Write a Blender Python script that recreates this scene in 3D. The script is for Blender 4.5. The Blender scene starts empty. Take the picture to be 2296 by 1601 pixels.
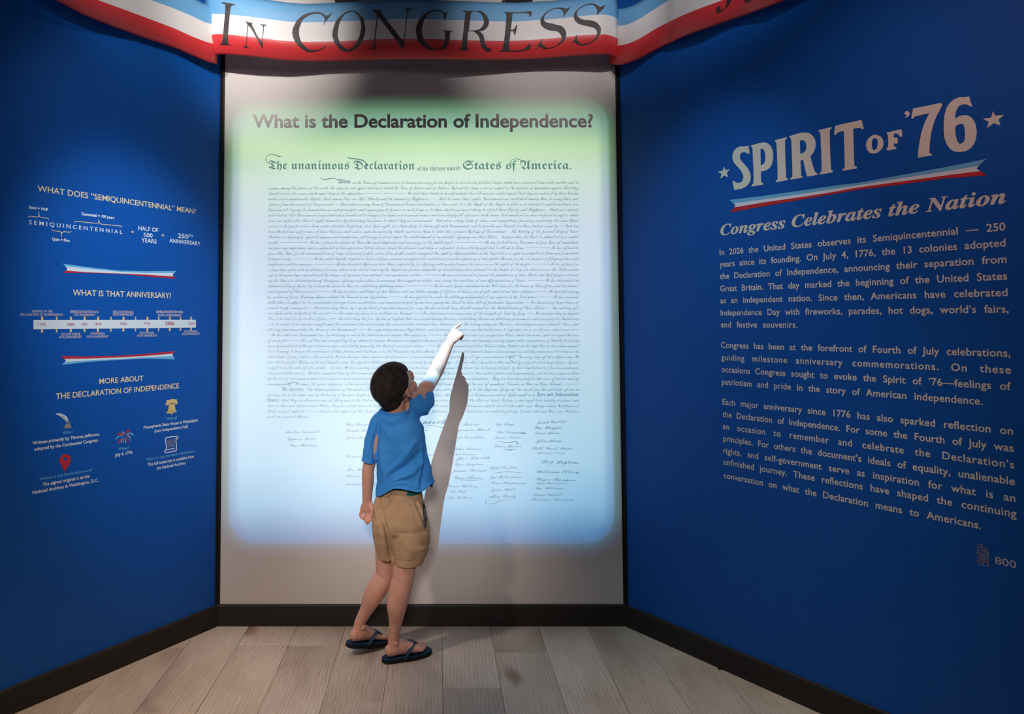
import bpy, bmesh, math, random
import numpy as np
from mathutils import Vector, Matrix
from mathutils.geometry import tessellate_polygon

random.seed(7); np.random.seed(7)
C = bpy.context.scene.collection
SC = bpy.context.scene

# ------------------------------------------------------------------ camera
W, H = 2296.0, 1601.0
FPX, YAW, PITCH, ROLL = 1517.53, -0.0083, 0.0432, -0.0036
PPX, PPY, DIST, CAMZ = 966.3, 655.4, 3.0929, 1.36
PHI = math.radians(36)                      # splay of the two side walls
XL, XR = -0.9902, 0.8406                    # back corners (back wall is the plane Y = 0)
BASE_H = 0.0942
CEIL = 3.30

def cam_axes():
    cy, sy, cp, sp, cr, sr = math.cos(YAW), math.sin(YAW), math.cos(PITCH), math.sin(PITCH), math.cos(ROLL), math.sin(ROLL)
    f = Vector((sy*cp, cy*cp, sp)); r0 = Vector((cy, -sy, 0)); u0 = r0.cross(f)
    return cr*r0 + sr*u0, -sr*r0 + cr*u0, f
AR, AU, AF = cam_axes()
CAM = Vector((0, -DIST, CAMZ))
cd = bpy.data.cameras.new('camera'); cam = bpy.data.objects.new('camera', cd); C.objects.link(cam)
m = Matrix((AR, AU, -AF)).transposed().to_4x4(); m.translation = CAM
cam.matrix_world = m
cd.sensor_fit = 'HORIZONTAL'; cd.sensor_width = 36; cd.lens = FPX*36/W
cd.shift_x = (W/2-PPX)/W; cd.shift_y = (PPY-H/2)/W
cd.clip_start = 0.05; cd.clip_end = 60
SC.camera = cam

def ray(x, y): return AF + AR*((x-PPX)/FPX) - AU*((y-PPY)/FPX)
def at(x, y, Y):                             # point seen at pixel x, y on the plane Y
    d = ray(x, y); return CAM + d*((Y+DIST)/d.y)
SIN, COS = math.sin(PHI), math.cos(PHI)
WALLS = {'back': (Vector((0,0,0)), Vector((1,0,0)), Vector((0,-1,0))),
         'left': (Vector((XL,0,0)), Vector((SIN,COS,0)), Vector((COS,-SIN,0))),      # origin, reading direction, normal into the room
         'right': (Vector((XR,0,0)), Vector((SIN,-COS,0)), Vector((-COS,-SIN,0)))}
def hit(x, y, wall, off=0.0):
    o, e, n = WALLS[wall]; d = ray(x, y); o = o + n*off
    return CAM + d*((o-CAM).dot(n)/d.dot(n))
def wuv(x, y, wall):
    o, e, n = WALLS[wall]; p = hit(x, y, wall); return (p-o).dot(e), p.z
def wpt(u, v, wall, off=0.0):
    o, e, n = WALLS[wall]; return o + e*u + n*off + Vector((0,0,v))

# ------------------------------------------------------------------ view, world, lights
vs = SC.view_settings; vs.view_transform = 'Standard'; vs.look = 'None'; vs.gamma = 1; vs.exposure = 0; vs.use_curve_mapping = False
wd = bpy.data.worlds.new('world'); SC.world = wd; wd.use_nodes = True
bg = wd.node_tree.nodes['Background']; bg.inputs[0].default_value = (0.75, 0.72, 0.8, 1); bg.inputs[1].default_value = 0.02

def srgb(r, g, b):
    f = lambda c: (c/255/12.92) if c/255 <= .04045 else ((c/255+.055)/1.055)**2.4
    return (f(r), f(g), f(b), 1)

def spot(name, loc, target, power, color, angle, blend, size=0.05):
    l = bpy.data.lights.new(name, 'SPOT'); l.energy = power; l.color = color; l.spot_size = math.radians(angle); l.spot_blend = blend; l.shadow_soft_size = size
    o = bpy.data.objects.new(name, l); C.objects.link(o); o.location = loc
    o.rotation_euler = (Vector(target)-Vector(loc)).to_track_quat('-Z', 'Y').to_euler(); return o
def area(name, loc, target, power, color, sx, sy):
    l = bpy.data.lights.new(name, 'AREA'); l.shape = 'RECTANGLE'; l.size = sx; l.size_y = sy; l.energy = power; l.color = color
    o = bpy.data.objects.new(name, l); C.objects.link(o); o.location = loc
    o.rotation_euler = (Vector(target)-Vector(loc)).to_track_quat('-Z', 'Y').to_euler(); return o

# ceiling track spots aimed at the two blue walls, the banner and the floor; added fill lamps behind the viewer
spot('spot_left_wall', (-0.75,-1.2,3.25), wpt(-0.45,1.75,'left'), 26, (.9,.97,1.0), 46, 1.0, .06)
spot('spot_left_wall_low', (-0.45,-1.6,3.2), wpt(-0.38,1.38,'left'), 190, (.70,.88,1.0), 30, 1.0, .06)
spot('spot_right_wall', (0.50,-0.95,3.27), wpt(0.48,1.12,'right'), 58, (.48,.85,1.0), 42, 1.0, .06)
spot('spot_right_wall_far', (0.9,-2.2,3.2), wpt(1.05,1.8,'right'), 50, (1.0,.62,.60), 42, 1.0, .06)
spot('spot_floor_left', (-1.05,-1.7,3.2), (-1.0,-0.9,0.0), 220, (1.0,.76,.56), 36, 1.0, .08)
spot('spot_floor_right', (1.25,-1.8,3.2), (1.12,-0.95,0.0), 115, (1.0,.78,.60), 34, 1.0, .08)
spot('spot_floor_middle', (0.1,-2.2,3.2), (0.15,-0.75,0.0), 26, (1.0,.97,.93), 32, 1.0, .08)
spot('visitor_fill', (-0.15,-4.3,2.3), (-0.12,-0.35,0.72), 290, (1.0,.92,.86), 17, .8, .25)  # added frontal fill for the boy's back, well below the ceiling
spot('spot_screen_foot', (-1.9,-2.3,3.0), (-0.45,-0.02,0.28), 165, (1.0,.84,.74), 32, 1.0, .10)
spot('spot_banner_left', (-1.35,-2.7,3.24), (-1.15,-0.4,2.82), 170, (1.0,.96,.92), 26, 1.0, .05)
spot('spot_banner_mid_left', (-0.60,-3.0,3.2), (-0.78,-0.05,2.64), 300, (1.0,.95,.91), 19, 1.0, .05)
spot('spot_banner_mid_right', (0.50,-3.0,3.2), (0.50,-0.05,2.70), 170, (1.0,.94,.93), 20, 1.0, .05)
spot('spot_banner_right', (1.05,-2.7,3.24), (1.2,-0.45,2.86), 120, (1.0,.97,1.0), 26, 1.0, .05)
area('room_fill', (-1.6,-4.6,3.1), (-0.2,-0.2,0.9), 12, (1.0,.90,.90), 1.2, 1.2)  # added weak fill panel, unseen behind the viewer

# overhead short-throw projector: its picture (soft-edged rectangle, greenish top, bluish foot) is in the lamp's own nodes,
# the lettering is a slide in front of the lens, so both fall on the wall, the arm and the boy alike
LENS = Vector((-0.045, -0.85, 2.93)); THROW = 0.85
pl = bpy.data.lights.new('projector_lamp', 'POINT'); pl.energy = 47*6; pl.color = (.93,1.0,1.07); pl.shadow_soft_size = 0.0; pl.use_nodes = True
po = bpy.data.objects.new('projector_lamp', pl); C.objects.link(po); po.location = LENS
nt = pl.node_tree; nt.nodes.clear(); LK = nt.links.new
def nd(t, **k):
    n = nt.nodes.new(t)
    for a, b in k.items(): setattr(n, a, b)
    return n
def M(op, a, b=None, c=None, clamp=False):
    n = nd('ShaderNodeMath', operation=op, use_clamp=clamp)
    for i, v in enumerate((a, b, c)):
        if v is None: continue
        if isinstance(v, (int, float)): n.inputs[i].default_value = v
        else: LK(v, n.inputs[i])
    return n.outputs[0]
geo = nd('ShaderNodeNewGeometry'); sep = nd('ShaderNodeSeparateXYZ'); LK(geo.outputs['Incoming'], sep.inputs[0])
SGN = 1.0
dx, dy, dz = (M('MULTIPLY', sep.outputs[i], SGN) for i in range(3))
dyc = M('MAXIMUM', dy, 0.02)
wx = M('ADD', M('MULTIPLY', M('DIVIDE', dx, dyc), THROW), LENS.x)
wz = M('ADD', M('MULTIPLY', M('DIVIDE', dz, dyc), THROW), LENS.z)
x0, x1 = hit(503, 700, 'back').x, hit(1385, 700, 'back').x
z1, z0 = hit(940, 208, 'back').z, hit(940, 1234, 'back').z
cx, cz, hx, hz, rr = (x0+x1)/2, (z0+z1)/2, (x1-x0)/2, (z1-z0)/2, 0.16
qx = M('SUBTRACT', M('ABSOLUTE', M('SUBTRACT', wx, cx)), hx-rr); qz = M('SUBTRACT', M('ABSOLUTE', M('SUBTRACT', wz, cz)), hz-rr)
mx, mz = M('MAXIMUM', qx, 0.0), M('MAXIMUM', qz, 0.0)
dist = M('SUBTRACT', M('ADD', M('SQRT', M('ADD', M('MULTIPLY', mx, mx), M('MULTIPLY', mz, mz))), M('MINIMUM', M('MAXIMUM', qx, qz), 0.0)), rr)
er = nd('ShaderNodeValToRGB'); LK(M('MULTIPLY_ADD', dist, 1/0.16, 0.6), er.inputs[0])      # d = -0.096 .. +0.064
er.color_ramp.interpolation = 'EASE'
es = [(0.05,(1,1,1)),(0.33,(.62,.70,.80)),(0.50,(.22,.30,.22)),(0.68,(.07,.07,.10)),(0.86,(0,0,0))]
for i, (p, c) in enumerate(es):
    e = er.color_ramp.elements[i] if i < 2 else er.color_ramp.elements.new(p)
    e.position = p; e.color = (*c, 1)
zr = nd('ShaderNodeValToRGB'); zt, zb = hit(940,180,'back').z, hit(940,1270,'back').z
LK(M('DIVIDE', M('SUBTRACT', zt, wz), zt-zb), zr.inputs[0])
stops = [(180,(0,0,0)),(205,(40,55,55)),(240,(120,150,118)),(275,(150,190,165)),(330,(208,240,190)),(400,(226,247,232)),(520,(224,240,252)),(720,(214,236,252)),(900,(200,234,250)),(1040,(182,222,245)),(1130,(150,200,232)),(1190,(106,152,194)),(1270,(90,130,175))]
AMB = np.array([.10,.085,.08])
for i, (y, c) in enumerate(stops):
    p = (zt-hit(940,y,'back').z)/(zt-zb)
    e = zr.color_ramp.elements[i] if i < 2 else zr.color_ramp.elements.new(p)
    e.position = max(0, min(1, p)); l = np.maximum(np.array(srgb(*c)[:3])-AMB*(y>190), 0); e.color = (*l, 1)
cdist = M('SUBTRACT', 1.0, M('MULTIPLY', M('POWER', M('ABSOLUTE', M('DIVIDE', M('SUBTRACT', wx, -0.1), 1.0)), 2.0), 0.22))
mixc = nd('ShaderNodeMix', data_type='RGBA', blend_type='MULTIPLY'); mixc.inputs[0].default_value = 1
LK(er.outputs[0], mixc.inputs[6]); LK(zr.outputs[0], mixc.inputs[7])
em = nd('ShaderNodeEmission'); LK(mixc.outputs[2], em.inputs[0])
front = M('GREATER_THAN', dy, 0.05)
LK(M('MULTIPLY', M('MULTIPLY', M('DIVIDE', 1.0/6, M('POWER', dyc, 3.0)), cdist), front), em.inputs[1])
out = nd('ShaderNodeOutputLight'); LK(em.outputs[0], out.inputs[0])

# ------------------------------------------------------------------ materials
MATS = {}
def mat(name, color, rough=0.6, spec=0.3, metal=0, build=None, sss=0):
    if name in MATS: return MATS[name]
    mt = bpy.data.materials.new(name); mt.use_nodes = True; t = mt.node_tree; b = t.nodes['Principled BSDF']
    b.inputs['Base Color'].default_value = color; b.inputs['Roughness'].default_value = rough
    b.inputs['Specular IOR Level'].default_value = spec; b.inputs['Metallic'].default_value = metal
    if sss: b.inputs['Subsurface Weight'].default_value = sss; b.inputs['Subsurface Scale'].default_value = 0.01; b.inputs['Subsurface Radius'].default_value = (1,.35,.2)
    if build: build(t, b)
    MATS[name] = mt; return mt
def noise(t, scale, detail=4, rough=.5, coords='Object', vec=None, stretch=None):
    n = t.nodes.new('ShaderNodeTexNoise'); n.inputs['Scale'].default_value = scale; n.inputs['Detail'].default_value = detail; n.inputs['Roughness'].default_value = rough
    if vec is None:
        tc = t.nodes.new('ShaderNodeTexCoord'); vec = tc.outputs[coords]
    if stretch:
        mp = t.nodes.new('ShaderNodeMapping'); mp.inputs['Scale'].default_value = stretch; t.links.new(vec, mp.inputs[0]); vec = mp.outputs[0]
    t.links.new(vec, n.inputs['Vector']); return n
def bump(t, b, h, strength, dist=0.002):
    bn = t.nodes.new('ShaderNodeBump'); bn.inputs['Strength'].default_value = strength; bn.inputs['Distance'].default_value = dist
    t.links.new(h, bn.inputs['Height']); t.links.new(bn.outputs[0], b.inputs['Normal'])
def vary(t, b, fac, c1, c2, lo=0.35, hi=0.65):
    r = t.nodes.new('ShaderNodeValToRGB'); r.color_ramp.elements[0].position = lo; r.color_ramp.elements[1].position = hi
    r.color_ramp.elements[0].color = c1; r.color_ramp.elements[1].color = c2
    t.links.new(fac, r.inputs[0]); t.links.new(r.outputs[0], b.inputs['Base Color'])

def b_blue(t, b):
    n = noise(t, 420, 3); bump(t, b, n.outputs[0], .25, .0006)
    n2 = noise(t, 90, 2); vary(t, b, n2.outputs[0], (0.0006,0.088,0.40,1), (0.0009,0.098,0.44,1))
mat('blue_wall', srgb(5,90,180), .5, .32, build=b_blue)
def b_screen(t, b):
    n = noise(t, 300, 3); bump(t, b, n.outputs[0], .12, .0005)
    n2 = noise(t, 1.6, 3); vary(t, b, n2.outputs[0], (.63,.575,.545,1), (.66,.605,.575,1))
mat('screen_paint', srgb(200,195,190), .8, .15, build=b_screen)
mat('black_trim', (0.012,0.011,0.011,1), .6, .2, build=lambda t,b: bump(t,b,noise(t,120).outputs[0],.08,.001))
mat('base_rubber', (0.020,0.016,0.014,1), .55, .35, build=lambda t,b: bump(t,b,noise(t,160).outputs[0],.1,.001))
mat('dark_ceiling', (0.02,0.02,0.022,1), .9, .1, build=lambda t,b: bump(t,b,noise(t,60).outputs[0],.2,.002))
def b_floor(t, b):
    tc = t.nodes.new('ShaderNodeTexCoord'); oi = t.nodes.new('ShaderNodeObjectInfo'); L = t.links.new
    comb = t.nodes.new('ShaderNodeCombineXYZ')
    mm = t.nodes.new('ShaderNodeMath'); mm.operation = 'MULTIPLY'; mm.inputs[1].default_value = 37; L(oi.outputs['Random'], mm.inputs[0]); L(mm.outputs[0], comb.inputs[0]); L(mm.outputs[0], comb.inputs[1])
    add = t.nodes.new('ShaderNodeVectorMath'); add.operation = 'ADD'; L(tc.outputs['Object'], add.inputs[0]); L(comb.outputs[0], add.inputs[1])
    V = add.outputs[0]
    warp = noise(t, 2.2, 3, .5, vec=V, stretch=(3.0,1.0,1))
    wv = t.nodes.new('ShaderNodeTexWave'); wv.wave_type = 'BANDS'; wv.bands_direction = 'X'; wv.inputs['Scale'].default_value = 9; wv.inputs['Distortion'].default_value = 9; wv.inputs['Detail'].default_value = 3; wv.inputs['Detail Scale'].default_value = .55
    mp = t.nodes.new('ShaderNodeMapping'); mp.inputs['Scale'].default_value = (2.4,.55,1); L(V, mp.inputs[0]); L(mp.outputs[0], wv.inputs[0])
    fine = noise(t, 14, 5, .6, vec=V, stretch=(9,.55,1)); broad = noise(t, 1.7, 3, .5, vec=V, stretch=(2.2,.8,1))
    knot = noise(t, 3.3, 1, .3, vec=V, stretch=(1.6,.9,1))
    r1 = t.nodes.new('ShaderNodeValToRGB'); L(broad.outputs[0], r1.inputs[0])
    for i,(p,c) in enumerate([(.3,(.40,.305,.235,1)),(.5,(.54,.435,.345,1)),(.7,(.66,.55,.45,1))]):
        e = r1.color_ramp.elements[i] if i<2 else r1.color_ramp.elements.new(p); e.position=p; e.color=c
    def mul(a, fac, lo, hi, c0, c1, w=1.0):
        r = t.nodes.new('ShaderNodeValToRGB'); r.color_ramp.elements[0].position=lo; r.color_ramp.elements[1].position=hi
        r.color_ramp.elements[0].color=c0; r.color_ramp.elements[1].color=c1; L(fac, r.inputs[0])
        x = t.nodes.new('ShaderNodeMix'); x.data_type='RGBA'; x.blend_type='MULTIPLY'; x.inputs[0].default_value=w; L(a, x.inputs[6]); L(r.outputs[0], x.inputs[7]); return x.outputs[2]
    a = mul(r1.outputs[0], wv.outputs[0], .1, .7, (.80,.77,.73,1), (1,1,1,1), .6)
    a = mul(a, fine.outputs[0], .35, .6, (.82,.80,.78,1), (1.06,1.06,1.06,1), .7)
    a = mul(a, knot.outputs[0], .70, .78, (1,1,1,1), (.45,.36,.30,1), .9)
    hv = t.nodes.new('ShaderNodeHueSaturation'); L(a, hv.inputs['Color'])
    mr = t.nodes.new('ShaderNodeMapRange'); L(oi.outputs['Random'], mr.inputs[0]); mr.inputs[3].default_value=.93; mr.inputs[4].default_value=1.07; L(mr.outputs[0], hv.inputs['Value'])
    L(hv.outputs[0], b.inputs['Base Color'])
    bump(t, b, fine.outputs[0], .12, .001)
mat('oak_plank', (.4,.33,.26,1), .42, .4, build=b_floor)
def flat(name, r, g, b_, rough=.6): return mat(name, srgb(r,g,b_), rough, .25, build=lambda t,b: bump(t,b,noise(t,500,2).outputs[0],.05,.0003))
flat('print_cream', 253,224,172); flat('print_white', 236,236,240); flat('print_skyblue', 115,190,232); flat('print_red', 205,48,58)
flat('print_gold', 245,205,130); flat('print_ivory', 232,224,208); flat('print_pale', 226,205,200); flat('print_ink', 60,52,55); flat('print_grey', 160,148,142)
flat('print_yearred', 205,75,90); flat('print_navy', 20,60,120)
def cloth(name, c1, c2, scale=700):
    def f(t, b):
        n = noise(t, scale, 2); bump(t, b, n.outputs[0], .25, .0006)
        n2 = noise(t, 9, 4); vary(t, b, n2.outputs[0], c1, c2)
    return mat(name, c1, .85, .12, build=f)
cloth('shirt_blue', (.040,.25,.66,1), (.055,.29,.74,1)); cloth('shirt_rib', (.038,.24,.63,1), (.05,.27,.7,1))
cloth('shorts_khaki', (.42,.26,.15,1), (.48,.31,.185,1)); cloth('pocket_black', (.015,.012,.02,1), (.03,.02,.035,1)); cloth('brief_green', (.02,.35,.16,1), (.01,.12,.10,1), 60)
def b_skin(t, b):
    n = noise(t, 26, 4); vary(t, b, n.outputs[0], (.60,.30,.215,1), (.68,.36,.265,1), .3, .7)
    bump(t, b, noise(t, 260, 3).outputs[0], .12, .0006)
mat('skin', (.5,.28,.2,1), .5, .35, build=b_skin, sss=.12)
mat('lips', (.5,.16,.14,1), .45, .4, build=lambda t,b: bump(t,b,noise(t,300).outputs[0],.1,.0004))
mat('nail', (.72,.45,.38,1), .3, .5, build=lambda t,b: bump(t,b,noise(t,200).outputs[0],.03,.0003))
def b_hair(t, b):
    n = noise(t, 60, 3, stretch=(1,1,1)); vary(t, b, n.outputs[0], (.016,.011,.0095,1), (.040,.027,.020,1)); bump(t, b, noise(t, 500, 2).outputs[0], .6, .001)
mat('hair', (.02,.014,.01,1), .75, .2, build=b_hair)
mat('eye_white', (.75,.72,.7,1), .2, .5, build=lambda t,b: bump(t,b,noise(t,50).outputs[0],.02,.0002)); mat('iris', (.08,.04,.02,1), .2, .5, build=lambda t,b: vary(t,b,noise(t,400).outputs[0],(.05,.025,.012,1),(.12,.06,.03,1)))
def b_foam(t, b):
    vary(t, b, noise(t, 40).outputs[0], (.004,.022,.055,1), (.006,.030,.072,1)); bump(t, b, noise(t, 350).outputs[0], .3, .0006)
mat('sandal_navy', (.005,.025,.06,1), .6, .3, build=b_foam)
mat('sandal_sole', (.010,.010,.012,1), .7, .2, build=lambda t,b: bump(t,b,noise(t,200).outputs[0],.3,.001))
mat('strap_navy', (.008,.035,.08,1), .5, .35, build=lambda t,b: bump(t,b,noise(t,300).outputs[0],.2,.0005))
mat('banner_blue', srgb(112,172,218), .42, .4, build=lambda t,b: bump(t,b,noise(t,200).outputs[0],.03,.0005))
mat('banner_white', srgb(232,226,224), .42, .4, build=lambda t,b: bump(t,b,noise(t,200).outputs[0],.03,.0005))
mat('banner_red', srgb(220,58,62), .42, .4, build=lambda t,b: bump(t,b,noise(t,200).outputs[0],.03,.0005))
mat('banner_ink', srgb(62,56,58), .5, .3, build=lambda t,b: vary(t,b,noise(t,30).outputs[0],srgb(55,50,52),srgb(78,70,70)))
mat('metal_dark', (.03,.03,.032,1), .4, .5, .6, build=lambda t,b: bump(t,b,noise(t,200).outputs[0],.05,.0005))
def b_ink(t, b):
    tr = t.nodes.new('ShaderNodeBsdfTransparent'); tr.inputs[0].default_value = (.13,.27,.30,1)
    t.links.new(tr.outputs[0], t.nodes['Material Output'].inputs[0])
mat('slide_ink', (0,0,0,1), build=b_ink)
mat('lens_glass', (.02,.02,.03,1), .05, .8, build=lambda t,b: bump(t,b,noise(t,20).outputs[0],.01,.0002))

# ------------------------------------------------------------------ object helpers
def setp(o, label=None, cat=None, group=None, kind=None):
    if label: o['label'] = label
    if cat: o['category'] = cat
    if group: o['group'] = group
    if kind: o['kind'] = kind
    return o
def link(name, me, material=None, parent=None, smooth=False):
    o = bpy.data.objects.new(name, me); C.objects.link(o)
    if material is not None:
        for mm in (material if isinstance(material, (list,tuple)) else [material]): me.materials.append(MATS[mm])
    if smooth: me.polygons.foreach_set('use_smooth', [True]*len(me.polygons))
    if parent is not None: o.parent = parent; o.matrix_parent_inverse = parent.matrix_world.inverted()
    return o
def mesh(name, verts, faces):
    me = bpy.data.meshes.new(name); me.from_pydata([tuple(v) for v in verts], [], faces); me.update(); return me
def empty(name, loc=(0,0,0), parent=None):
    o = bpy.data.objects.new(name, None); C.objects.link(o); o.location = loc; o.empty_display_size = .1
    o.matrix_world = Matrix.Translation(loc)
    if parent is not None: o.parent = parent; o.matrix_parent_inverse = parent.matrix_world.inverted()
    return o
def bm_mesh(bm, name):
    me = bpy.data.meshes.new(name); bm.to_mesh(me); bm.free(); return me
def prism(poly, z0, z1):                     # vertical prism over a convex plan polygon
    n = len(poly); v = [(x,y,z0) for x,y in poly]+[(x,y,z1) for x,y in poly]
    f = [tuple(reversed(range(n))), tuple(range(n,2*n))]+[(i,(i+1)%n,n+(i+1)%n,n+i) for i in range(n)]
    return v, f
def bevel_mesh(me, w, seg=1):
    bm = bmesh.new(); bm.from_mesh(me); bmesh.ops.recalc_face_normals(bm, faces=bm.faces[:])
    bmesh.ops.bevel(bm, geom=bm.edges[:], offset=w, segments=seg, affect='EDGES'); bm.to_mesh(me); bm.free(); return me
def box(cx,cy,cz,sx,sy,sz):
    return prism([(cx-sx/2,cy-sy/2),(cx+sx/2,cy-sy/2),(cx+sx/2,cy+sy/2),(cx-sx/2,cy+sy/2)], cz-sz/2, cz+sz/2)

# ------------------------------------------------------------------ the setting
LEN_L, LEN_R, TH = 2.6, 2.6, 0.10
def wallxy(u, wall, off):
    p = wpt(u, 0, wall, off); return (p.x, p.y)
v, f = prism([(XL-.12,0),(XR+.12,0),(XR+.12,TH),(XL-.12,TH)], 0, CEIL)
wall_back = setp(link('wall_back', mesh('wall_back', v, f), 'screen_paint'), 'pale grey back wall that the projected document falls on', kind='structure')
v, f = prism([wallxy(0,'left',0), wallxy(-LEN_L,'left',0), wallxy(-LEN_L,'left',-TH), (XL-.125,0.0)], 0, CEIL)
wall_left = setp(link('wall_left', mesh('wall_left', v, f), 'blue_wall'), 'deep blue left wall with small heading, timeline and icons', kind='structure')
v, f = prism([wallxy(0,'right',0), (XR+.125,0.0), wallxy(LEN_R,'right',-TH), wallxy(LEN_R,'right',0)], 0, CEIL)
wall_right = setp(link('wall_right', mesh('wall_right', v, f), 'blue_wall'), 'deep blue right wall with large title and three paragraphs', kind='structure')
pl_, pr_ = wpt(-LEN_L,0,'left'), wpt(LEN_R,0,'right')
YF = min(pl_.y, pr_.y)
v, f = prism([(pl_.x-.2,YF-2.6),(pr_.x+.2,YF-2.6),(pr_.x+.2,TH),(pl_.x-.2,TH)], CEIL, CEIL+.08)
setp(link('ceiling', mesh('ceiling', v, f), 'dark_ceiling'), 'dark unlit ceiling above the alcove', kind='structure')
v, f = prism([(pl_.x-.2,YF-2.6),(pr_.x+.2,YF-2.6),(pr_.x+.2,TH),(pl_.x-.2,TH)], -.05, -.012)
floor = setp(link('floor', mesh('floor', v, f), 'black_trim'), 'light oak plank floor running toward the back wall', kind='structure')
# corner trims: thin black L strips in both back corners
def corner_trim(name, xc, wall, sgn):
    w, d = .0105, .004
    o, e, n = WALLS[wall]; s = -1 if wall == 'left' else 1
    ws = .0135
    a = Vector((xc,0,0)); bk = Vector((xc-sgn*w*0 + (w if wall=='left' else -w),0,0)); sd = wpt(s*ws,0,wall)
    inner = lambda p, nn: (p+nn*d)
    nb = Vector((0,-1,0)); mid = a + (nb+n).normalized()*d*1.15
    poly = [bk, inner(bk,nb), mid, inner(sd,n), sd, a]
    if wall == 'right': poly = poly[::-1]
    v, f = prism([(p.x,p.y) for p in poly], BASE_H, CEIL)
    return setp(link(name, mesh(name, v, f), 'black_trim'), None, kind='structure')
setp(corner_trim('trim_1', XL, 'left', 1), 'thin black corner strip between left blue wall and pale wall')
setp(corner_trim('trim_2', XR, 'right', -1), 'thin black corner strip between pale wall and right blue wall')
# baseboards with a rounded top lip
BT = .010
def baseboard(name, pa, pb, n, na, nb_, label):
    prof = [(0,0),(BT,0),(BT,BASE_H-.006),(BT-.002,BASE_H-.002),(BT-.005,BASE_H),(0,BASE_H)]
    vv = []
    for p, k in ((pa,na),(pb,nb_)):
        for o_, z in prof: vv.append(p + k*o_ + Vector((0,0,z)))
    k = len(prof); ff = [(i,(i+1)%k,k+(i+1)%k,k+i) for i in range(k)]+[tuple(reversed(range(k))), tuple(range(k,2*k))]
    return setp(link(name, mesh(name, vv, ff), 'base_rubber'), label, kind='structure')
def mit(n1, n2):
    s = n1+n2; return s*(1/(s.dot(n1)))
nL, nR, nB = WALLS['left'][2], WALLS['right'][2], Vector((0,-1,0))
cL, cR = Vector((XL,0,0)), Vector((XR,0,0))
baseboard('baseboard_back', cL, cR, nB, mit(nB,nL), mit(nB,nR), 'black rubber baseboard along the pale back wall')
baseboard('baseboard_left', cL, wpt(-LEN_L,0,'left'), nL, mit(nB,nL), nL, 'black rubber baseboard along the left blue wall')
baseboard('baseboard_right', cR, wpt(LEN_R,0,'right'), nR, mit(nB,nR), nR, 'black rubber baseboard along the right blue wall')
# floor planks, each its own piece, clipped to the alcove plan
room = [Vector((XR,0)), Vector((XL,0)), pl_.xy, Vector((pl_.x, YF-1.0)), Vector((pr_.x, YF-1.0)), pr_.xy]   # counter-clockwise
def clip(poly, a, b):
    outp = []; e = b-a
    side = lambda p: e.x*(p.y-a.y)-e.y*(p.x-a.x)
    for i in range(len(poly)):
        p, q = poly[i], poly[(i+1)%len(poly)]; sp, sq = side(p), side(q)
        if sp >= 0: outp.append(p)
        if (sp >= 0) != (sq >= 0): outp.append(p+(q-p)*(sp/(sp-sq)))
    return outp
PW, PL = .2155, 1.22
for k in range(-12, 12):
    xa = .0175+PW*k
    off = -.521 if k == 0 else (-.179 if k == -4 else -random.uniform(.15,1.2))
    y = off+PL*2
    while y > YF-1.0:
        g = .0006
        poly = [Vector((xa+g,y-PL+g)), Vector((xa+PW-g,y-PL+g)), Vector((xa+PW-g,y-g)), Vector((xa+g,y-g))]
        for i in range(len(room)):
            if len(poly) < 3: break
            poly = clip(poly, room[i], room[(i+1)%len(room)])
        if len(poly) >= 3:
            area2 = abs(sum(poly[i].x*poly[(i+1)%len(poly)].y-poly[(i+1)%len(poly)].x*poly[i].y for i in range(len(poly))))/2
            if area2 > .002:
                cxx = sum(p.x for p in poly)/len(poly); cyy = sum(p.y for p in poly)/len(poly)
                bt = .0008
                inn = [(p.x+(cxx-p.x)*bt/max(.05,abs(cxx-p.x)), p.y+(cyy-p.y)*bt/max(.05,abs(cyy-p.y))) for p in poly]
                n = len(poly); vv = [(p.x-cxx,p.y-cyy,-.010) for p in poly]+[(p.x-cxx,p.y-cyy,-.0008) for p in poly]+[(a_-cxx,b_-cyy,0) for a_,b_ in inn]
                ff = [tuple(range(2*n,3*n))]+[(i,(i+1)%n,n+(i+1)%n,n+i) for i in range(n)]+[(n+i,n+(i+1)%n,2*n+(i+1)%n,2*n+i) for i in range(n)]
                o = bpy.data.objects.new('plank', mesh('plank', vv, ff)); o.data.materials.append(MATS['oak_plank']); C.objects.link(o); o.parent = floor; o.location = (cxx,cyy,0)
        y -= PL

# ------------------------------------------------------------------ lettering (font outlines turned into flat meshes)
def mapchars(s, A, a):
    return ''.join(chr(A+ord(c)-65) if 'A'<=c<='Z' else chr(a+ord(c)-97) if 'a'<=c<='z' else c for c in s)
STYLE = {'script': (0x1D4D0,0x1D4EA), 'fraktur': (0x1D56C,0x1D586), 'serif_bi': (0x1D468,0x1D482), 'serif_b': (0x1D400,0x1D41A), 'serif_i':(0x1D434,0x1D44E)}
def text2d(s, style='sans', bold=0.0, res=3, cs=1.0, ws=1.0):
    cu = bpy.data.curves.new('t', 'FONT')
    cu.body = mapchars(s, *STYLE[style]) if style in STYLE else s
    cu.size = 1; cu.offset = bold; cu.resolution_u = res; cu.space_character = cs; cu.space_word = ws; cu.fill_mode = 'FRONT'
    ob = bpy.data.objects.new('t', cu); me = bpy.data.meshes.new_from_object(ob)
    n = len(me.vertices); co = np.zeros(n*3); me.vertices.foreach_get('co', co); co = co.reshape(-1,3)[:, :2].copy()
    fs = [tuple(p.vertices) for p in me.polygons]
    bpy.data.objects.remove(ob); bpy.data.curves.remove(cu); bpy.data.meshes.remove(me)
    return co, fs
CAP = text2d('H')[0][:,1].max()
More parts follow.
